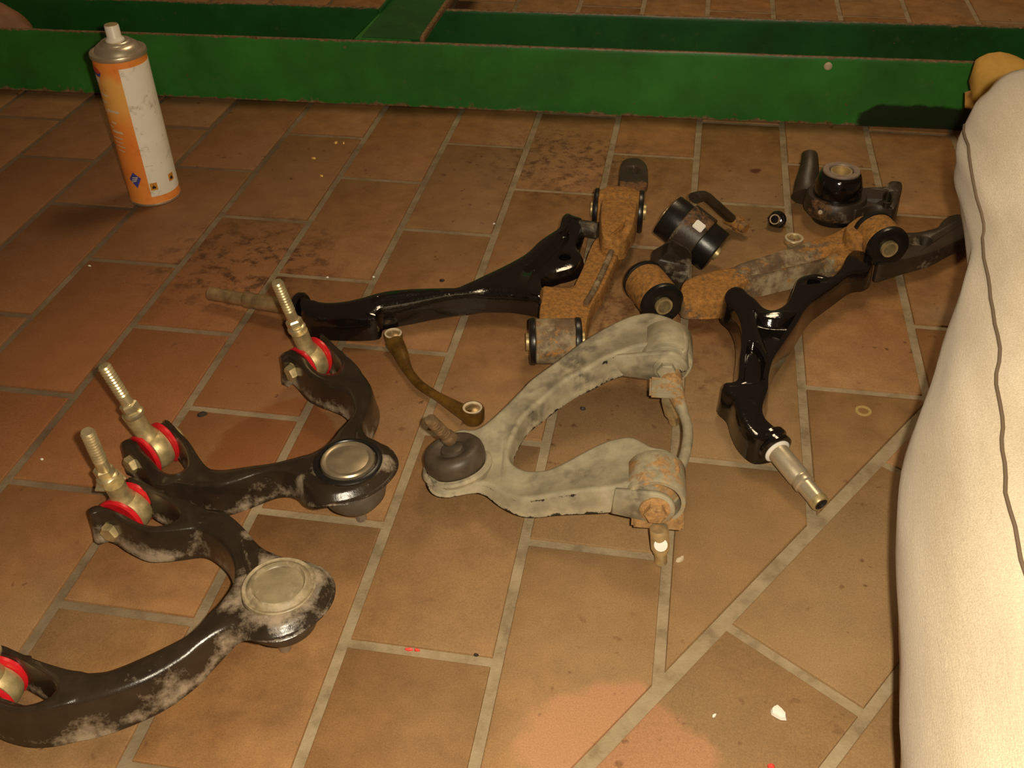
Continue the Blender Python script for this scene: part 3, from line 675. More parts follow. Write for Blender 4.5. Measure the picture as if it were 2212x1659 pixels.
# ---------------------------------------------------------------- grey arm lying upside down
G0 = V((.4974,-.7107,0))
armC = thing('upper_control_arm', 'grey dust covered V shaped suspension arm with rubber boot and rusty ends', 'car part', G0)
outC = [(.4191,-.6523,.036,.016),(.4298,-.6431,.039,.02),(.4416,-.623,.042,.024),(.4535,-.6014,.046,.025),(.4619,-.5884,.05,.026),(.4821,-.5636,.055,.027),(.4991,-.5416,.06,.028),(.5176,-.5234,.065,.028),(.54,-.5059,.07,.028),(.5556,-.5,.073,.028),(.5676,-.5018,.076,.028),(.584,-.5088,.077,.027),(.5955,-.5211,.078,.026),(.6022,-.5384,.078,.0247),(.6033,-.556,.078,.0233),(.5986,-.5654,.078,.022),(.5904,-.5581,.077,.025),(.5749,-.5546,.076,.028),(.5595,-.5535,.073,.028),(.5447,-.5605,.07,.028),(.5301,-.5682,.0665,.027),(.516,-.5808,.063,.026),(.5013,-.5906,.0585,.025),(.4882,-.6042,.054,.024),(.475,-.6224,.0495,.022),(.463,-.6399,.045,.02),(.4586,-.6571,.0415,.017),(.4562,-.6722,.038,.014),(.4573,-.6854,.0373,.0133),(.4624,-.6934,.0367,.0127),(.4733,-.6981,.036,.012),(.4882,-.7007,.04,.013),(.5018,-.6959,.044,.014),(.5219,-.6822,.05,.016),(.5361,-.6754,.056,.018),(.5475,-.6728,.06,.02),(.5604,-.673,.064,.022),(.5705,-.6808,.067,.022),(.5787,-.6894,.07,.022),(.5909,-.6944,.073,.022),(.5996,-.7066,.076,.022),(.6032,-.7186,.0753,.0227),(.5982,-.7296,.0747,.0233),(.5859,-.7361,.074,.024),(.57,-.7366,.07,.025),(.5602,-.7355,.066,.026),(.5471,-.7356,.06,.025),(.5265,-.7353,.054,.024),(.5061,-.7351,.047,.022),(.4865,-.7359,.04,.02),(.4723,-.7346,.0365,.017),(.4565,-.7263,.033,.014),(.4439,-.717,.0315,.012),(.4325,-.7149,.03,.01),(.4187,-.7206,.03,.0096),(.4076,-.7252,.03,.0092),(.3977,-.7227,.03,.0088),(.3907,-.7122,.03,.0084),(.3891,-.7006,.03,.008),(.3897,-.6833,.0315,.01),(.3955,-.6621,.033,.012),(.4063,-.6525,.0345,.014)]
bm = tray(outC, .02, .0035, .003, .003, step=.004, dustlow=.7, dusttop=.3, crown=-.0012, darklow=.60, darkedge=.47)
E1, E2 = V((.5847,-.5601,.058)), V((.5861,-.7425,.055)); ay = V((-.06, 1, 0)).normalized()
tab(bm, E1 - ay * .003, (V((.537,-.5642,.066)), V((.5334,-.5606,.042))), .0195, .005, ay)
tab(bm, E2 - ay * .003, (V((.5537,-.7413,.066)), V((.5512,-.7419,.04))), .0160, .005, ay)
rustC = lambda p: max(near(V((.5928,-.5255,.07)), .024, .5)(p), near(V((.5926,-.72,.07)), .022, .75)(p), near(V((.5958,-.737,.04)), .02, .6)(p), near(E2, .012, .5)(p))
paint(bm, 'rust', rustC); obj('arm_body', bm, GREYARM, armC, 55)
for E, nm in ((E1, 0), (E2, 1)):
    bm = B(); lathe(bm, E + ay * .001, ay, [(.0205, 0), (.0238, 0), (.0246, .0015), (.0246, .036), (.0232, .038), (.014, .038), (.014, .016), (.0205, .015)], 44, closed=True)
    paint(bm, 'dust', lambda p: .55); paint(bm, 'rust', lambda p, nm=nm: .47 if nm else .25); obj('bushing_shell', bm, GREYARM, armC, label='rust orange bushing shell' if nm else None)
    bm = B(); lathe(bm, E - ay * .0055, -ay, [(0, -.0004), (.0128, 0), (.0128, .0016), (.0105, .0026), (0, .0026)], 28); hexhead(bm, E - ay * .0075, -ay, .0092, .009)
    paint(bm, 'dust', lambda p: .5); paint(bm, 'rust', lambda p, nm=nm: .85 if nm else .12); obj('pivot_bolt', bm, GREYARM, armC, label='rusty orange bolt head' if nm else 'dusty bolt head')
sh = [(.5887,-.561,.052),(.5913,-.5764,.05),(.5966,-.5913,.046),(.6025,-.6118,.046),(.6073,-.6304,.047),(.6087,-.6477,.048),(.6078,-.666,.049),(.6054,-.6851,.05),(.6015,-.705,.052)]
pts = [V(q[:3]) for q in spline(sh, .006, False)]
bm = tube(B(), pts, [.0075 if i > len(pts) * .42 else .0075 + .011 * (1 - i / (len(pts) * .42)) for i in range(len(pts))], 16, (.62, .55))
paint(bm, 'dust', lambda p: .5); paint(bm, 'rust', near(V((.5931,-.5859,.05)), .03, .62)); obj('pivot_shaft', bm, GREYARM, armC)
bm = B(); box(bm, V((.5887,-.7364,.034)), ay.cross(Z), ay, Z, .021, .010, .0045, .002); paint(bm, 'rust', lambda p: .75); paint(bm, 'dust', lambda p: .4); obj('mounting_foot', bm, GREYARM, armC, label='rust flecked mounting foot')
bm = B(); box(bm, V((.5859,-.5882,.052)), ay.cross(Z), ay, Z, .015, .012, .004, .002); paint(bm, 'rust', lambda p: .5); paint(bm, 'dust', lambda p: .4); obj('mounting_foot', bm, GREYARM, armC)
for t_, b_ in ((V((.5908,-.7515,.038)), V((.5953,-.7542,0))), (V((.5902,-.5914,.042)), V((.5973,-.5816,.006)))):
    bm = B(); d = b_ - t_; Ld = d.length; lathe(bm, t_, d, [(0, 0), (.0072, 0), (.0076, .001), (.0076, Ld * .56), (.0062, Ld * .6), (.0062, Ld * .68), (.0052, Ld * .72), (.0052, Ld - .001), (.004, Ld), (0, Ld)], 24)
    bo = obj('mounting_stud', bm, BRASS, armC)
bm = B(); q = V((.5934,-.7521,.024)) + V((0, -.0074, .003)); lathe(bm, q, V((0, -1, .6)), [(0, 0), (.0056, 0), (.0054, .0009), (0, .0014)], 20); obj('glint_disc', bm, WHITE, armC, label='white disc standing in for a glint')  # white disc stands in for the flash highlight on the stud
bc = V((.4112,-.6935,.03)); bt = V((.4047,-.6907,.058)); bd = (bt - bc).normalized()
bm = B(); lathe(bm, bc, bd, [(.020, -.004), (.0262, -.001), (.0272, .003), (.0274, .008), (.0266, .0125), (.0240, .0160), (.0205, .0172), (.0165, .0166), (.0128, .0142), (.0105, .0138), (.0100, .0165), (.0085, .0175), (0, .0175)], 44)
obj('rubber_boot', bm, BOOT, armC)
bm = B(); b0 = bc + bd * .02; sd = (V((.3969,-.7165,.098)) - V((.4083,-.7012,.066))).normalized(); b0 = V((.4071,-.694,.058))
lathe(bm, b0, sd, [(0, 0), (.0070, 0), (.0066, .006), (.0052, .008)], 20); thread(bm, b0 + sd * .007, V((.3967,-.7147,.096)), .0056, 9)
obj('joint_stud', bm, plain('brown_stud', (.22, .145, .075), .45, .4, var=.4), armC)
bm = B(); lathe(bm, bc - bd * .003, bd, [(.026, -.004), (.031, -.003), (.0318, 0), (.0305, .0022), (.0275, .003)], 44); paint(bm, 'dust', lambda p: .5); obj('boot_collar', bm, GREYARM, armC)

# ---------------------------------------------------------------- two lower arms: black fork on a rusty link
def bushing(root, a, b, r, shell_in, rr=None, sleeve=.0095, shellmat=RUST, disc=.008, rust=.75, shell=True, dust=.3):
    """rubber bushing: axis a->b between the outer faces of its two rubber ends"""
    ax = (b - a).normalized(); Ln = (b - a).length; rr = rr or r * 1.04
    if shell:
        bm = B(); lathe(bm, a + ax * disc, ax, [(r * .6, 0), (r - .001, 0), (r, .001), (r, Ln - 2 * disc - .001), (r - .001, Ln - 2 * disc), (r * .6, Ln - 2 * disc)], 44, closed=True)
        paint(bm, 'rust', lambda p: rust); paint(bm, 'dust', lambda p: dust); obj('bushing_shell', bm, shellmat, root)
    for e, d in ((a, ax), (b, -ax)):
        bm = B(); lathe(bm, e, d, [(sleeve, .0012), (sleeve + .002, .0004), (rr - .003, 0), (rr - .0006, .0008), (rr, .0025), (rr, disc - .001), (r * .96, disc), (sleeve, disc)], 44, closed=True)
        obj('rubber_end', bm, RUBBER, root)
    bm = B(); lathe(bm, a - ax * .003, ax, [(sleeve * .74, 0), (sleeve, 0), (sleeve, Ln + .006), (sleeve * .74, Ln + .006)], 32, closed=True)
    s = obj('inner_sleeve', bm, DULLZ, root)
    bm = B(); lathe(bm, (a + b) / 2, ax, [(0, -.004), (sleeve * .74, -.004), (sleeve * .74, .004), (0, .004)], 24); obj('sleeve_core', bm, HOLE, s)

def rusty(bm, r=.75, d=.25):
    paint(bm, 'rust', lambda p: r); paint(bm, 'dust', lambda p: d); return bm

# left one
D0_ = V((.3096,-.4423,0))
lowD = thing('lower_control_arm', 'glossy black forked arm on rusty link, its bare shaft pointing left', 'car part', D0_, 'lower suspension arms with black forks')
outD = [(.1948,-.4858,.036,.03),(.1924,-.47,.036,.03),(.2015,-.4723,.036,.03),(.2226,-.4718,.036,.03),(.2392,-.4658,.036,.029),(.2554,-.4561,.036,.028),(.2678,-.4457,.0357,.0275),(.2817,-.4377,.0355,.027),(.3018,-.4315,.0353,.0265),(.3197,-.4285,.035,.026),(.3417,-.4253,.035,.0253),(.3548,-.4215,.035,.0247),(.3687,-.4015,.035,.024),(.3937,-.3711,.0353,.0233),(.4137,-.3425,.0357,.0227),(.4243,-.3144,.036,.022),(.4332,-.2979,.0365,.0225),(.4426,-.2832,.037,.023),(.4436,-.2706,.0375,.0235),(.4441,-.2579,.038,.024),(.4468,-.2486,.0375,.0232),(.4513,-.2447,.037,.0225),(.4604,-.2494,.0365,.0217),(.4698,-.2529,.036,.021),(.4718,-.2652,.0355,.0203),(.4716,-.2777,.035,.0195),(.4709,-.2944,.0345,.0187),(.4708,-.3106,.034,.018),(.473,-.3202,.0337,.0177),(.4792,-.3311,.0333,.0173),(.4797,-.3447,.033,.017),(.4755,-.3568,.0327,.0167),(.4672,-.3653,.0323,.0163),(.4567,-.3722,.032,.016),(.4435,-.3854,.033,.018),(.4427,-.3966,.034,.02),(.4453,-.4072,.035,.022),(.446,-.4188,.036,.024),(.4459,-.4316,.036,.0243),(.4369,-.4311,.036,.0247),(.4157,-.4279,.036,.025),(.3913,-.4297,.036,.0255),(.3694,-.4347,.036,.026),(.3472,-.4426,.036,.0264),(.33,-.4514,.036,.0268),(.3156,-.459,.036,.0272),(.2976,-.4679,.036,.0276),(.2817,-.4764,.036,.028),(.2802,-.4839,.035,.028),(.2801,-.4911,.034,.028),(.2659,-.4958,.034,.028),(.2491,-.4983,.034,.028),(.2315,-.5,.034,.028),(.2141,-.4993,.0347,.0287),(.2016,-.4952,.0353,.0293)]
bm = tray(outD, .027, .0075, .002, .003, step=.0035, dustlow=0, dusttop=0, solid=True,
          holes=[[(.4533,-.3405,.033),(.4554,-.3361,.033),(.4594,-.3345,.033),(.4639,-.3359,.033),(.4666,-.3406,.033),(.4648,-.3469,.033),(.4609,-.3495,.033),(.456,-.3482,.033)]],
          pockets=[([(.2671,-.4644,.036),(.2715,-.4583,.036),(.2804,-.4534,.036),(.298,-.4462,.036),(.3218,-.439,.036),(.3365,-.4359,.036),(.3346,-.4389,.036),(.3144,-.4501,.036),(.2916,-.4607,.036),(.2781,-.4672,.036),(.2703,-.4684,.036)], .007), ([(.4181,-.3788,.035),(.4301,-.3553,.035),(.4372,-.3318,.035),(.445,-.3118,.035),(.4517,-.2893,.035),(.4586,-.2916,.035),(.457,-.3122,.035),(.447,-.3407,.035),(.4392,-.3599,.035),(.4286,-.3792,.035)], .006)])
fork = obj('fork', bm, WET, lowD)
c0 = V((.1889,-.4699,.02)); c1 = V((.1654,-.461,.019)); tipD = V((.0722,-.4458,.0135)); dD = (tipD - c0).normalized()
bm = B(); lathe(bm, c0 - dD * .003, dD, [(0, 0), (.0165, 0), (.0185, .002), (.0185, .006), (.0165, .008), (.014, .009), (.0125, .010), (0, .010)], 30); obj('collar', bm, WET, fork)
bm = B(); Ls = (tipD - c0).length; lathe(bm, c0, dD, [(0, 0), (.0088, 0), (.0088, Ls * .52), (.0092, Ls * .54), (.0092, Ls * .585), (.0084, Ls * .60), (.0074, Ls * .61), (.0074, Ls * .75), (.0078, Ls * .765), (.0078, Ls * .78), (.0074, Ls * .795), (.0074, Ls * .91), (.0077, Ls * .915), (.0077, Ls - .001), (.0066, Ls), (0, Ls)], 32)
obj('spindle_shaft', bm, OILSTEEL, lowD)
# its rusty link
bushing(lowD, V((.4449,-.5029,.028)), V((.4973,-.4934,.028)), .0232, 0, disc=.0068, rust=.42, dust=.72)
bushing(lowD, V((.479,-.2184,.028)), V((.54,-.2167,.028)), .0250, 0, disc=.0062, rust=.72)
bm = tray([(.4983,-.2793,.03,.018),(.52,-.2783,.0293,.018),(.5248,-.2894,.0287,.018),(.5189,-.3185,.028,.018),(.5135,-.3613,.028,.018),(.5078,-.3955,.028,.018),(.5015,-.4211,.028,.018),(.4994,-.4548,.028,.018),(.4978,-.4736,.028,.018),(.4793,-.4797,.028,.018),(.4563,-.474,.028,.018),(.4487,-.4623,.028,.018),(.444,-.4187,.028,.018),(.4428,-.3976,.028,.018),(.4497,-.3956,.028,.018),(.4731,-.3941,.028,.018),(.478,-.3762,.028,.018),(.4823,-.343,.0285,.018),(.485,-.3116,.029,.018),(.489,-.2895,.0295,.018)], .02, .004, .001, .003, solid=True)
rusty(bm, .78, .25); lk = obj('link_bar', bm, RUST, lowD)
bm = tube(B(), [V(q[:3]) for q in spline([(.5111,-.3164,.031),(.5063,-.3575,.031),(.5004,-.3984,.031),(.4944,-.4294,.031)], .01, False)], .0034, 10); paint(bm, 'dust', lambda p: .62); paint(bm, 'rust', lambda p: .4); obj('stiffening_rib', bm, RUST, lk, label='pale worn edge rib')
bm = tray([(.4895,-.2024,.052,.024),(.5086,-.1938,.0515,.0255),(.5283,-.1987,.051,.027),(.5329,-.2151,.0505,.0285),(.5335,-.2715,.05,.03),(.5288,-.2924,.04,.02),(.5241,-.3148,.0433,.0233),(.5017,-.3185,.0467,.0267),(.4936,-.2882,.05,.03),(.4889,-.2341,.051,.027)], .02, .006, .001, .003, solid=True); rusty(bm, .8, .3)
obj('saddle', bm, RUST, lowD, label='orange rusted saddle over the far bushing')
bm = tray([(.5063,-.1572,.03,.008),(.5012,-.1137,.03,.008),(.5028,-.085,.03,.008),(.5123,-.074,.03,.008),(.5247,-.075,.03,.008),(.5344,-.0902,.03,.008),(.5384,-.1138,.03,.008),(.5388,-.1526,.03,.008),(.5243,-.1622,.03,.008)], .008, .002, .0005, .002, solid=True, pockets=[([(.5142,-.1038,.03),(.5192,-.0977,.03),(.525,-.1023,.03),(.527,-.1128,.03),(.5215,-.1201,.03),(.5152,-.1157,.03)], .004)])
paint(bm, 'rust', near(V((.5228,-.1586,.03)), .025, .8)); obj('flat_eye', bm, CAST, lowD, label='dark brown flat eye plate')
bm = B(); rod(bm, V((.4661,-.2625,.026)), V((.4899,-.2658,.026)), .010, .010); paint(bm, 'dust', lambda p: .55); obj('cross_bolt', bm, CAST, lowD)
bm = B(); n0 = V((.5236,-.2611,.016)); hexhead(bm, n0 + V((0, .012, 0)), V((0, -1, .35)), .0085, .018); obj('hex_nut', bm, CHROME, lowD, label='bright hex nut below the far bushing')

# right one
E0_ = V((.6871,-.5009,0))
lowE = thing('lower_control_arm', 'glossy black forked arm on rusty link, bare shaft pointing towards the viewer', 'car part', E0_, 'lower suspension arms with black forks')
outE = [(.6425,-.3915,.04,.026),(.6503,-.3841,.0395,.0255),(.6581,-.3867,.039,.025),(.6639,-.396,.0385,.0245),(.6707,-.4032,.038,.024),(.6795,-.4182,.0377,.0235),(.6894,-.4207,.0375,.023),(.7021,-.4062,.0372,.0225),(.7092,-.3825,.037,.022),(.7157,-.357,.0367,.0213),(.7256,-.3456,.0363,.0207),(.7397,-.3401,.036,.02),(.7498,-.3465,.0373,.0213),(.7561,-.3448,.0387,.0227),(.7633,-.3297,.04,.024),(.7704,-.3067,.0404,.0248),(.78,-.2919,.0408,.0256),(.7908,-.2941,.0412,.0264),(.7982,-.3047,.0416,.0272),(.7987,-.3191,.042,.028),(.7916,-.3328,.0415,.0275),(.7806,-.3374,.041,.027),(.7708,-.3456,.0405,.0265),(.7573,-.3645,.04,.026),(.7384,-.3909,.04,.026),(.7297,-.4037,.04,.026),(.7202,-.4241,.04,.026),(.7113,-.449,.04,.026),(.7002,-.4773,.04,.026),(.6896,-.5038,.04,.026),(.6852,-.5195,.04,.026),(.6823,-.5389,.0393,.0267),(.6815,-.5567,.0387,.0273),(.677,-.5759,.038,.028),(.6761,-.5877,.037,.028),(.6785,-.5973,.036,.028),(.6851,-.6049,.035,.028),(.6915,-.6111,.034,.028),(.6863,-.621,.0347,.0283),(.6756,-.6265,.0353,.0287),(.6691,-.6264,.036,.029),(.6626,-.62,.0367,.0293),(.6569,-.6107,.0373,.0297),(.6519,-.5959,.038,.03),(.6476,-.5763,.038,.0295),(.639,-.5651,.038,.029),(.6381,-.5582,.038,.0285),(.6406,-.5521,.038,.028),(.6504,-.5486,.0387,.0273),(.6525,-.5347,.0393,.0267),(.6532,-.5131,.04,.026),(.655,-.488,.04,.026),(.6541,-.4575,.04,.026),(.648,-.4332,.04,.026),(.6389,-.4189,.04,.026),(.6378,-.4049,.04,.026)]
bm = tray(outE, .026, .0038, .002, .003, step=.0035, dustlow=0, dusttop=0, solid=True,
          holes=[[(.7265,-.3581,.036),(.7316,-.3527,.036),(.7384,-.3536,.036),(.74,-.3589,.036),(.7339,-.3645,.036),(.7281,-.3644,.036)]],
          pockets=[([(.6684,-.4269,.039),(.6762,-.4377,.039),(.6877,-.441,.039),(.7041,-.4369,.039),(.7152,-.4251,.039),(.7118,-.4391,.039),(.7027,-.4619,.039),(.6929,-.4872,.039),(.6862,-.5022,.039),(.6818,-.5028,.039),(.6768,-.4834,.039),(.6717,-.4575,.039)], .010), ([(.6595,-.4929,.04),(.6685,-.486,.04),(.6747,-.496,.04),(.6788,-.5152,.04),(.6784,-.536,.04),(.6739,-.5482,.04),(.6644,-.5525,.04),(.6567,-.548,.04),(.6559,-.5277,.04)], .009)])
forkE = obj('fork', bm, WET, lowE)
c0 = V((.6786,-.6069,.022)); tipE = V((.7258,-.6783,.0125)); dE = (tipE - c0).normalized(); Ls = (tipE - c0).length
bm = B(); lathe(bm, c0 + dE * .004, dE, [(0, 0), (.0155, 0), (.0172, .002), (.0172, .005), (.0150, .0075), (.0150, .010), (.0162, .011), (.0162, .014), (.0135, .0155), (0, .0155)], 26); obj('collar', bm, WET, forkE)
bm = B(); lathe(bm, c0 + dE * .0195, dE, [(.0092, -.001), (.0122, -.001), (.0124, .001), (.0108, .0022), (.0094, .0024)], 32, closed=True); obj('paint_ring', bm, WHITE, lowE, label='white paint ring')
bm = B(); lathe(bm, c0, dE, [(0, 0), (.0098, 0), (.0098, Ls * .62), (.0090, Ls * .635), (.0090, Ls * .66), (.0096, Ls * .67), (.0096, Ls * .72), (.0080, Ls * .735), (.0078, Ls * .93)], 36); sp = obj('spindle_shaft', bm, STEEL, lowE)
bm = B(); lathe(bm, c0, dE, [(.0078, Ls * .925), (.0082, Ls * .93), (.0082, Ls * .985), (.0074, Ls), (.0052, Ls)], 32); obj('shaft_end', bm, DULLZ, sp)
bm = B(); lathe(bm, c0, dE, [(.0056, Ls * .97), (.0060, Ls * 1.0), (.0048, Ls * 1.004), (.003, Ls * .985), (0, Ls * .985)], 24); obj('centre_hole', bm, HOLE, sp)
bushing(lowE, V((.55,-.3685,.028)), V((.5757,-.4203,.03)), .0232, 0, disc=.0072, rust=.72)
bushing(lowE, V((.8008,-.256,.047)), V((.8158,-.2962,.047)), .0236, 0, disc=.0072, rust=.72)
bm = tray([(.5922,-.3933,.034,.02),(.5953,-.375,.0345,.021),(.6098,-.3604,.035,.022),(.628,-.3489,.0355,.023),(.6475,-.3391,.036,.024),(.6555,-.3311,.0367,.0247),(.6887,-.3074,.0373,.0253),(.7228,-.2811,.038,.026),(.7576,-.2561,.0387,.026),(.7762,-.2352,.0393,.026),(.7894,-.2257,.04,.026),(.8024,-.2456,.0388,.026),(.8069,-.2847,.0376,.026),(.7973,-.3041,.0364,.026),(.7775,-.305,.0352,.026),(.7575,-.3079,.034,.026),(.7161,-.3316,.034,.026),(.6857,-.3496,.034,.026),(.6618,-.3645,.034,.026),(.651,-.3802,.0335,.0245),(.6423,-.3916,.033,.023),(.6347,-.4064,.0325,.0215),(.6079,-.4141,.032,.02),(.5961,-.4129,.033,.02)], .02, .004, .001, .003, solid=True, pockets=[([(.6616,-.3467,.036),(.6859,-.3296,.036),(.7169,-.3072,.036),(.751,-.286,.036),(.7581,-.2931,.036),(.7418,-.3115,.036),(.7058,-.3345,.036),(.6755,-.3524,.036),(.6625,-.3562,.036)], .007)])
paint(bm, 'rust', lambda p: .35); paint(bm, 'rust', near(V((.6213,-.3788,.034)), .05, .85)); paint(bm, 'rust', near(V((.7756,-.2587,.038)), .06, .8))
paint(bm, 'dust', lambda p: .2); paint(bm, 'dust', near(V((.7035,-.3207,.02)), .07, .68)); obj('link_bar', bm, RUST, lowE)
bm = tray([(.7703,-.2632,.054,.03),(.7799,-.2457,.054,.03),(.7913,-.2331,.054,.03),(.8074,-.2319,.054,.03),(.8187,-.2424,.054,.03),(.8158,-.2641,.054,.03),(.7986,-.2853,.054,.03),(.7804,-.288,.054,.03),(.7722,-.2788,.054,.03)], .02, .006, .001, .003, solid=True); rusty(bm, .8, .3)
obj('saddle', bm, RUST, lowE, label='orange rusted saddle over the far bushing')
bm = tray([(.8289,-.2318,.03,.024),(.8459,-.2239,.03,.0225),(.8587,-.221,.03,.021),(.8727,-.2135,.03,.0195),(.8843,-.2052,.03,.018),(.8941,-.1855,.0297,.0177),(.9057,-.1719,.0294,.0174),(.9171,-.1675,.0291,.0171),(.9269,-.1724,.0289,.0169),(.9279,-.192,.0286,.0166),(.9218,-.21,.0283,.0163),(.9098,-.2273,.028,.016),(.8918,-.2442,.0283,.0171),(.8769,-.2593,.0286,.0183),(.8628,-.27,.0289,.0194),(.8355,-.2865,.0291,.0206),(.8112,-.3025,.0294,.0217),(.8078,-.2915,.0297,.0229)], .02, .004, .001, .003, solid=True, pockets=[([(.8543,-.2399,.03),(.8626,-.2312,.03),(.8717,-.232,.03),(.8749,-.239,.03),(.8671,-.2507,.03),(.8578,-.252,.03)], .012)])
paint(bm, 'dust', near(V((.8477,-.2438,.02)), .02, .5)); obj('link_tail', bm, CAST, lowE, label='dark brown tail of the link')

# ---------------------------------------------------------------- link strut, loose bushings, nut and ring
lk0 = V((.3575,-.5661,0))
stb = thing('drop_link', 'small amber brown plastic drop link with a round socket at each end', 'link', lk0)
pl = [(.3,-.4977,.008),(.3065,-.507,.007),(.3119,-.516,.007),(.321,-.5327,.0055),(.3319,-.5483,.0055),(.3439,-.5617,.0055),(.3577,-.5715,.0055),(.3705,-.5798,.0055),(.3832,-.5886,.006),(.3965,-.5989,.008),(.4062,-.6056,.009)]
pts = [V(q[:3]) for q in spline(pl, .005, False)]; nP = len(pts)
bm = tube(B(), pts, [.0050 + .0050 * max(0, 1 - i / (nP * .33)) + .0048 * max(0, (i - nP * .68) / (nP * .32)) for i in range(nP)], 16, (1, .8)); obj('link_strap', bm, AMBER, stb)
for nm, q, tp, h in (('a', V((.2955,-.4856,0)), .0100, .0105), ('b', V((.4057,-.6006,0)), .0115, .016)):
    bm = B(); lathe(bm, q, Z, [(0, 0), (tp - .0016, 0), (tp, .003), (tp, h - .002), (tp - .001, h), (.0082, h + .0004), (.0074, h - .001), (.004, h - .0016), (0, h - .0016)], 36); sk = obj('socket', bm, AMBER, stb)
    bm = B(); lathe(bm, q + Z * (h - .0004), Z, [(.0070, -.001), (.0092, -.0004), (.0094, .0008), (.0082, .0014), (.0072, .0006)], 36, closed=True); obj('socket_rim', bm, CREAMM, sk, label='pale socket rim')
    bm = B(); lathe(bm, q + Z * (h - .001), Z, [(.0072, 0), (.004, .0012), (0, .0016)], 28); obj('ball_head', bm, OILSTEEL, sk)

bk = thing('bushing_bracket', 'loose rusty strap bracket round a fat black bushing, white paint fleck on top', 'bracket', V((.6014,-.2933,0)))
ea, eb = V((.5689,-.2732,.058)), V((.6291,-.2987,.027))
bushing(bk, ea, eb, .0250, 0, rr=.0262, sleeve=.008, disc=.0235, rust=.35, shell=False)
axk = (eb - ea).normalized(); mid = (ea + eb) / 2
bm = B(); lathe(bm, mid - axk * .0150, axk, [(.022, 0), (.0285, 0), (.0295, .001), (.0295, .029), (.0285, .030), (.022, .030)], 44, closed=True)
paint(bm, 'rust', near(mid + V((.006, -.012, .028)), .028, .55)); paint(bm, 'dust', near(mid + V((-.012, -.02, .025)), .03, .5)); obj('strap', bm, CAST, bk)
bm = tray([(.5674,-.32,.044,.018),(.5778,-.3067,.048,.02),(.5986,-.329,.046,.02),(.6016,-.3319,.036,.02),(.5994,-.331,.02,.014),(.5967,-.3363,.012,.01),(.5896,-.3409,.0124,.0104),(.5837,-.3365,.0128,.0108),(.5803,-.3435,.0132,.0112),(.5711,-.3455,.0136,.0116),(.5632,-.3355,.014,.012),(.5577,-.322,.02,.014),(.5566,-.32,.034,.018)], .014, .004, .001, .003, solid=True, holes=[[(.5708,-.3257,.016),(.5746,-.3214,.018),(.5799,-.321,.017),(.583,-.3279,.016),(.5803,-.3372,.016),(.5747,-.339,.016),(.5707,-.3337,.016)]])
paint(bm, 'dust', near(V((.5948,-.3316,.02)), .022, .75)); obj('foot', bm, CAST, bk)
bm = tube(B(), [V(q[:3]) for q in spline([(.5989,-.2484,.068),(.6106,-.2346,.064),(.623,-.2286,.052),(.6338,-.2158,.036),(.6443,-.2012,.02)], .006, False)], .0075, 14, (1.2, .8)); obj('strap_tail', bm, CAST, bk)
bm = B(); rod(bm, V((.6414,-.1926,.015)), V((.6652,-.2114,.012)), .0078, .0066); hexhead(bm, V((.6528,-.2019,.014)), (V((.6652,-.2114,.012)) - V((.6414,-.1926,.015))), .0095, .010); paint(bm, 'rust', lambda p: .6); obj('strap_bolt', bm, RUST, bk, label='rusty strap bolt and nut')
bm = B(); q = V((.6075,-.1821,0)); up = (mid + V((.004, -.012, .0275))); box(bm, mid + axk.cross(axk.cross(V((0, -.55, .83)))).normalized() * -.0297 + axk * .004, axk, axk.cross(V((0, -.55, .83))).normalized(), axk.cross(axk.cross(V((0, -.55, .83)))).normalized(), .0062, .0055, .001, .0009); obj('paint_fleck', bm, WHITE, bk, label='white paint fleck')

hb = V((.7724,-.1514,0)); hub = thing('bushing_housing', 'dark cast housing with upright black bushing and brass bore at the back right', 'housing', hb)
bm = B(); lathe(bm, hb, Z, [(0, .0), (.022, .0), (.0255, .002), (.0285, .010), (.0285, .018), (.024, .020), (0, .020)], 44); obj('lower_rubber', bm, RUBBER, hub)
bm = B(); lathe(bm, hb, Z, [(.020, .012), (.0345, .013), (.0375, .017), (.0380, .022), (.0365, .034), (.0345, .0365), (.028, .037), (.020, .036)], 48, closed=True)
paint(bm, 'rust', near(hb + V((-.02, -.03, .02)), .03, .5)); paint(bm, 'dust', near(hb + V((.0, -.036, .018)), .02, .42))
obj('cast_ring', bm, CAST, hub)
bm = B(); lathe(bm, hb, Z, [(.012, .034), (.0285, .035), (.0292, .040), (.0285, .050), (.0255, .0605), (.0232, .0645), (.0222, .0655), (.012, .0655)], 48, closed=True); obj('upper_rubber', bm, WET, hub)
bm = B(); lathe(bm, hb, Z, [(.0142, .0655), (.0222, .0656), (.0224, .0672), (.0214, .0682), (.0152, .0682), (.0142, .067)], 44, closed=True); obj('steel_washer', bm, plain('dull_washer', (.40, .31, .25), .45, .6, var=.2), hub)
bm = B(); lathe(bm, hb, Z, [(.0108, .052), (.0128, .052), (.0132, .0668), (.0112, .0668)], 36, closed=True); lathe(bm, hb, Z, [(0, .0535), (.011, .0535), (.011, .051), (0, .051)], 24); obj('brass_bore', bm, BRASS, hub, label='bright brass bore')
lug = [V(q[:3]) for q in spline([(.7395,-.13,.018),(.7392,-.1116,.026),(.7417,-.0936,.034),(.7426,-.0792,.04),(.7428,-.0632,.044)], .006, False)]
bm = tube(B(), lug, [.019 - .009 * (i / (len(lug) - 1)) ** .6 for i in range(len(lug))], 18, (1.0, .8)); obj('lug', bm, CAST, hub)
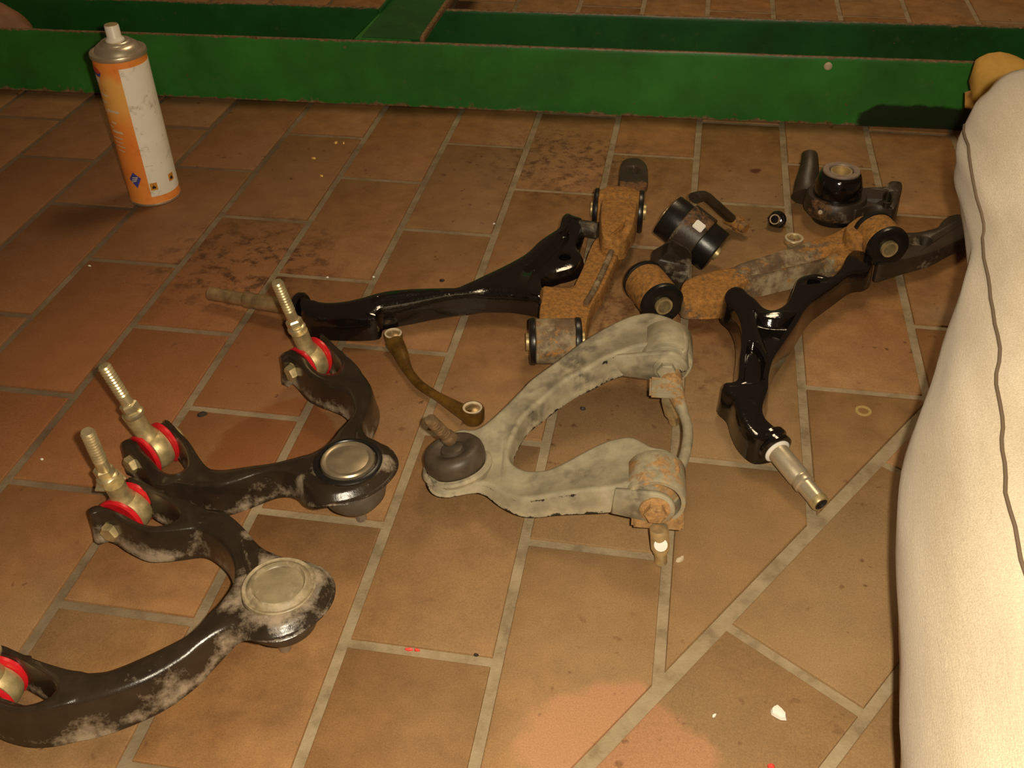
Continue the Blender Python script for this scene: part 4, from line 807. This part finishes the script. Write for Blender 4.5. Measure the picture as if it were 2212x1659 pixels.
bm = tray([(.7886,-.1596,.034,.026),(.7957,-.138,.0347,.0267),(.8042,-.1282,.0353,.0273),(.8172,-.1252,.036,.028),(.8279,-.1263,.0373,.0293),(.8344,-.1206,.0387,.0307),(.8393,-.1137,.04,.032),(.8488,-.1104,.039,.0315),(.8541,-.114,.038,.031),(.8508,-.1348,.037,.0305),(.8456,-.1529,.036,.03),(.8423,-.1662,.034,.028),(.8363,-.175,.032,.026),(.8267,-.168,.03,.024),(.8141,-.1669,.031,.0245),(.8004,-.1777,.032,.025),(.7911,-.1832,.033,.0255)], .028, .004, .001, .003, solid=True, holes=[[(.8273,-.1507,.036),(.8319,-.1379,.036),(.8365,-.1361,.036),(.8373,-.1493,.036),(.8333,-.1653,.036),(.8277,-.1673,.036)]])
paint(bm, 'dust', near(V((.8324,-.1231,.036)), .008, .7)); obj('side_arm', bm, CAST, hub)
bm = B(); lathe(bm, hb + V((-.020, -.0315, .026)), V((-.5, -.85, .2)), [(0, 0), (.003, 0), (.0026, .0012), (0, .0016)], 14); obj('paint_fleck', bm, CREAMM, hub, label='pale paint fleck')

nt_ = V((.7012,-.185,0)); nut = thing('flange_nut', 'small black hex nut with a tan face between the two loose bushings', 'nut', nt_)
na = V((-.25, -.75, .45)).normalized(); nc = nt_ + V((0, .004, .0105))
bm = B(); lathe(bm, nc - na * .010, na, [(0, 0), (.0112, 0), (.0116, .0014), (.0104, .004), (0, .0044)], 28); lathe(bm, nc - na * .006, na, [(0, 0), (.0098, 0), (.0102, .001), (.0102, .0095), (.0088, .0115), (.006, .012), (0, .012)], 6); nb = obj('nut_body', bm, WET, nut)
bm = B(); lathe(bm, nc + na * .0055, na, [(0, 0), (.0066, 0), (.0062, .0008), (.0035, .0002), (0, .0)], 28); obj('nut_face', bm, plain('tan_grease', (.40, .27, .13), .6, var=.3), nb, label='tan clogged face of the nut')
rg = V((.7229,-.2147,0)); sl = thing('brass_ring', 'small pale edged brass ring lying flat beside the rusty link', 'ring', rg)
bm = B(); lathe(bm, rg, Z, [(.0078, 0), (.0112, 0), (.0116, .001), (.0116, .005), (.0108, .006), (.0082, .006), (.0078, .005)], 36, closed=True); obj('ring_body', bm, BRASS, sl)
bm = B(); lathe(bm, rg + Z * .0058, Z, [(.0086, 0), (.0113, 0), (.0112, .0006), (.0087, .0006)], 36, closed=True); obj('ring_edge', bm, CREAMM, sl)

# ---------------------------------------------------------------- crumbs on the tiles
def chip(name, label, cat, px, s, mat, h=.0022, group=None, seed=0, ang=0, asp=.6):
    rnd = random.Random(seed); bm = B(); n = 9; lo, hi = [], []
    for k in range(n):
        a = 2 * pi * k / n; r = s * rnd.uniform(.7, 1.1); x, y = r * cos(a), r * asp * sin(a); x, y = x * cos(ang) - y * sin(ang), x * sin(ang) + y * cos(ang)
        lo.append(bm.verts.new(px + V((x, y, .0))) ); hi.append(bm.verts.new(px + V((x * .82, y * .82, h * rnd.uniform(.7, 1.1)))))
    bridge(bm, lo, hi); bm.faces.new(lo); c = bm.verts.new(px + Z * (h * 1.25))
    for k in range(n): bm.faces.new((hi[k], hi[(k + 1) % n], c))
    me = obj(name, bm, mat, None, 50); return tag(me, label, cat, group)
chip('paint_chip', 'white angular chip on the bottom right tile', 'chip', V((.6855,-.8829,0)), .0072, WHITE, .003, seed=3, ang=2.2, asp=.72)
chip('paint_chip', 'tiny white flake on the tile left of the bigger white chip', 'chip', V((.6411,-.892,0)), .0022, WHITE, .0015, seed=4, ang=1.1)
chip('plastic_chip', 'left of two red chips on the grout joint at bottom centre', 'chip', V((.412,-.8716,0)), .0034, REDCHIP, .0016, seed=5, asp=.4)
chip('plastic_chip', 'right of two red chips on the grout joint at bottom centre', 'chip', V((.418,-.8711,0)), .0026, REDCHIP, .0016, seed=6, asp=.5)
chip('plastic_chip', 'red chip at the bottom edge below the white chip', 'chip', V((.6796,-.9258,0)), .0034, REDCHIP, .002, seed=7)
chip('cream_crumb', 'cream crumb beside the pin of the grey arm', 'crumb', V((.6108,-.7482,0)), .005, CREAMM, .0022, seed=8, ang=.8)
chip('dark_grit', 'small black grit inside the grey arm', 'grit', V((.5083,-.5678,0)), .0034, DARKCHIP, .0026, seed=9)
chip('dark_grit', 'black crumb beside the joint above the middle black arm', 'grit', V((.1413,-.6328,0)), .0058, DARKCHIP, .0024, seed=10, ang=.5, asp=.5)
chip('dark_grit', 'black crumb on the grout joint at bottom centre', 'grit', V((.4634,-.8685,0)), .0022, DARKCHIP, .002, seed=12)
chip('dark_grit', 'black crumb on the tile above the left rusty fork', 'grit', V((.3197,-.362,0)), .0036, DARKCHIP, .0024, seed=13)
for k, (q, s) in enumerate(((V((.0675,-.0772,0)), .0036), (V((.0838,-.0235,0)), .004), (V((.0945,-.022,0)), .003), (V((.0965,-.1275,0)), .003))):
    chip('gold_flake', ('left golden flake of the lower pair near the long joint', 'left one of the two golden flakes nearest the green beam', 'right one of the two golden flakes nearest the green beam', 'golden flake lying nearest the viewer, below the other three')[k], 'flake', q, s, GOLD, .002, 'golden flakes on the tiles', 20 + k, k)
for k, (q, lb) in enumerate(((V((-.1065,-.3915,0)), 'white speck on the dark tiles below the spray can'), (V((.0189,-.7173,0)), 'white speck at the far left beside the brass studs'), (V((.1855,-.3746,0)), 'left white speck on the joint above the black fork'), (V((.2385,-.3658,0)), 'right white speck on the joint above the black fork'), (V((.3546,-.223,0)), 'bright speck on the long joint left of the rusty saddle'))):
    chip('white_speck', lb, 'speck', q, .0018, WHITE, .0014, seed=30 + k)
bm = B(); rc = V((.7763,-.5295,0)); lathe(bm, rc, Z, [(.0048, .0), (.0078, .0), (.0076, .0006), (.0050, .0006)], 28, closed=True); tag(obj('dried_ring', bm, plain('dried_yellow_ring', (.42, .30, .10), .6), None), 'thin yellowish ring mark on the tile at right', 'mark')

# ---------------------------------------------------------------- tan bundle behind the near beam
bm = B(); bmesh.ops.create_icosphere(bm, subdivisions=4, radius=1)
tc = V((-.588, .185, .050))
for v in bm.verts:
    k = 1 + .08 * noise.noise(v.co * 2.2) + .03 * noise.noise(v.co * 6)
    v.co = tc + V((v.co.x * .085 * k, v.co.y * .052 * k, v.co.z * .062 * k))
tag(obj('rag_bundle', bm, TANCLOTH, None, 80), 'tan rounded bundle behind the green beam at the far left corner', 'rag')

# ---------------------------------------------------------------- seated person: one leg along the right edge
per = thing('person', 'person at the right edge, one leg in cream trousers stretched out, mustard shoe tip', 'person', V((.85, -.6, 0)))
secs = [(V((.838, -1.40, .15)), .13, .125), (V((.832, -1.17, .12)), .110, .108), (V((.8386,-.9699,.114)), .100, .100), (V((.8398,-.8614,.126)), .096, .097), (V((.8461,-.7832,.14)), .092, .096), (V((.8595,-.7225,.165)), .0865, .091), (V((.8746,-.6554,.2)), .080, .084), (V((.8797,-.6043,.225)), .0735, .080), (V((.8731,-.5545,.245)), .067, .074), (V((.8763,-.4953,.25)), .069, .0715), (V((.891,-.4445,.245)), .067, .068), (V((.905, -.442, .225)), .061, .061), (V((.933, -.356, .196)), .057, .057), (V((.971, -.211, .153)), .055, .055), (V((1.015, -.05, .105)), .054, .054), (V((1.032, .015, .080)), .054, .052)]
fl = spline([tuple(c) + (a, b) for c, a, b in secs], .012, False); bm = B(); prev = None; n = 56; rings = []
for i, q in enumerate(fl):
    c = V(q[:3]); a = V(fl[max(i - 1, 0)][:3]); b = V(fl[min(i + 1, len(fl) - 1)][:3]); t = (b - a).normalized()
    u = t.cross(Z).normalized(); v = u.cross(t).normalized(); cur = []
    for k in range(n):
        an = 2 * pi * k / n; p = u * (q[3] * cos(an)) + v * (q[4] * sin(an)); d = p.normalized()
        kk = .0032 * noise.noise(V((c.x * 4 + d.x * 1.5, c.y * 7, d.z * 2))) + .0022 * noise.noise(V((d.x * 4 + c.y * 2, c.y * 16 + d.z * 5, 3))) + 0.0022 * sin(c.y * 42 + an * 3.2) * max(0, noise.noise(V((c.y * 5, an, 9))))
        p = c + p + d * kk
        if p.z < .003: p.z = .003
        cur.append(bm.verts.new(p))
    rings.append([x.co.copy() for x in cur])
    if prev: bridge(bm, prev, cur)
    else: bm.faces.new(cur)
    prev = cur
bm.faces.new(prev)
leg = obj('trouser_leg', bm, CLOTH, per, 80)
# side seam: follows the outside of the leg
seam = []
for i, rg_ in enumerate(rings):
    y = fl[i][1]
    if -1.12 < y < -.47:
        s_ = [(-1.12, .335), (-1.0, .339), (-.91, .336), (-.77, .340), (-.733, .350), (-.688, .378), (-.644, .424), (-.604, .460), (-.565, .466), (-.519, .452), (-.47, .462)]
        for (y0, f0), (y1, f1) in zip(s_, s_[1:]):
            if y0 <= y <= y1: fr_ = f0 + (f1 - f0) * (y - y0) / (y1 - y0)
        kf = fr_ * n + .35 * noise.noise(V((y * 30, 0, 2))); k0 = int(kf) % n; p = rg_[k0].lerp(rg_[(k0 + 1) % n], kf - int(kf))
        seam.append(p + (p - V(fl[i][:3])).normalized() * .0004)
bm = tube(B(), seam, .0013, 8); obj('side_seam', bm, SEAM, leg)
# shoe: heel on the floor by the beam, toe turned up and outward
ank = V((1.030, .012, .075)); toe = V((.9381,.0037,.128))
path = [V((1.040, .030, .040)), V((1.030, .012, .070)), V((1.005, .004, .098)), V((.975, .000, .118)), V((.952, .000, .128)), V((.936, .002, .127))]
bm = B(); prev = None
fs = spline([tuple(p) + r for p, r in zip(path, ((.040, .040), (.042, .042), (.041, .041), (.040, .037), (.037, .033), (.026, .022)))], .006, False)
for i, q in enumerate(fs):
    c = V(q[:3]); t = (V(fs[min(i + 1, len(fs) - 1)][:3]) - V(fs[max(0, i - 1)][:3])).normalized(); u = t.cross(V((0, 1, 0))).normalized(); v = u.cross(t).normalized()
    cur = ring(bm, c, u, v, q[3], 28, 0, q[4])
    if prev: bridge(bm, prev, cur)
    else: bm.faces.new(cur)
    prev = cur
c = bm.verts.new(V(fs[-1][:3]) + (V(fs[-1][:3]) - V(fs[-3][:3])).normalized() * .006)
for i in range(28): bm.faces.new((prev[i], prev[(i + 1) % 28], c))
shoe = obj('shoe', bm, YELLOW, per, 70, label='mustard yellow shoe tip')
bm = B(); prev = None
for i, q in enumerate(fs):
    c = V(q[:3]) + V((-.006, -.004, -.024)); t = (V(fs[min(i + 1, len(fs) - 1)][:3]) - V(fs[max(0, i - 1)][:3])).normalized(); u = t.cross(V((0, 1, 0))).normalized(); v = u.cross(t).normalized()
    cur = ring(bm, c, u, v, .0045, 24, 0, q[4] * 1.02)
    if prev: bridge(bm, prev, cur)
    else: bm.faces.new(cur)
    prev = cur
bm.faces.new(prev); obj('shoe_sole', bm, YDARK, shoe, 60, label='darker ochre sole edge')
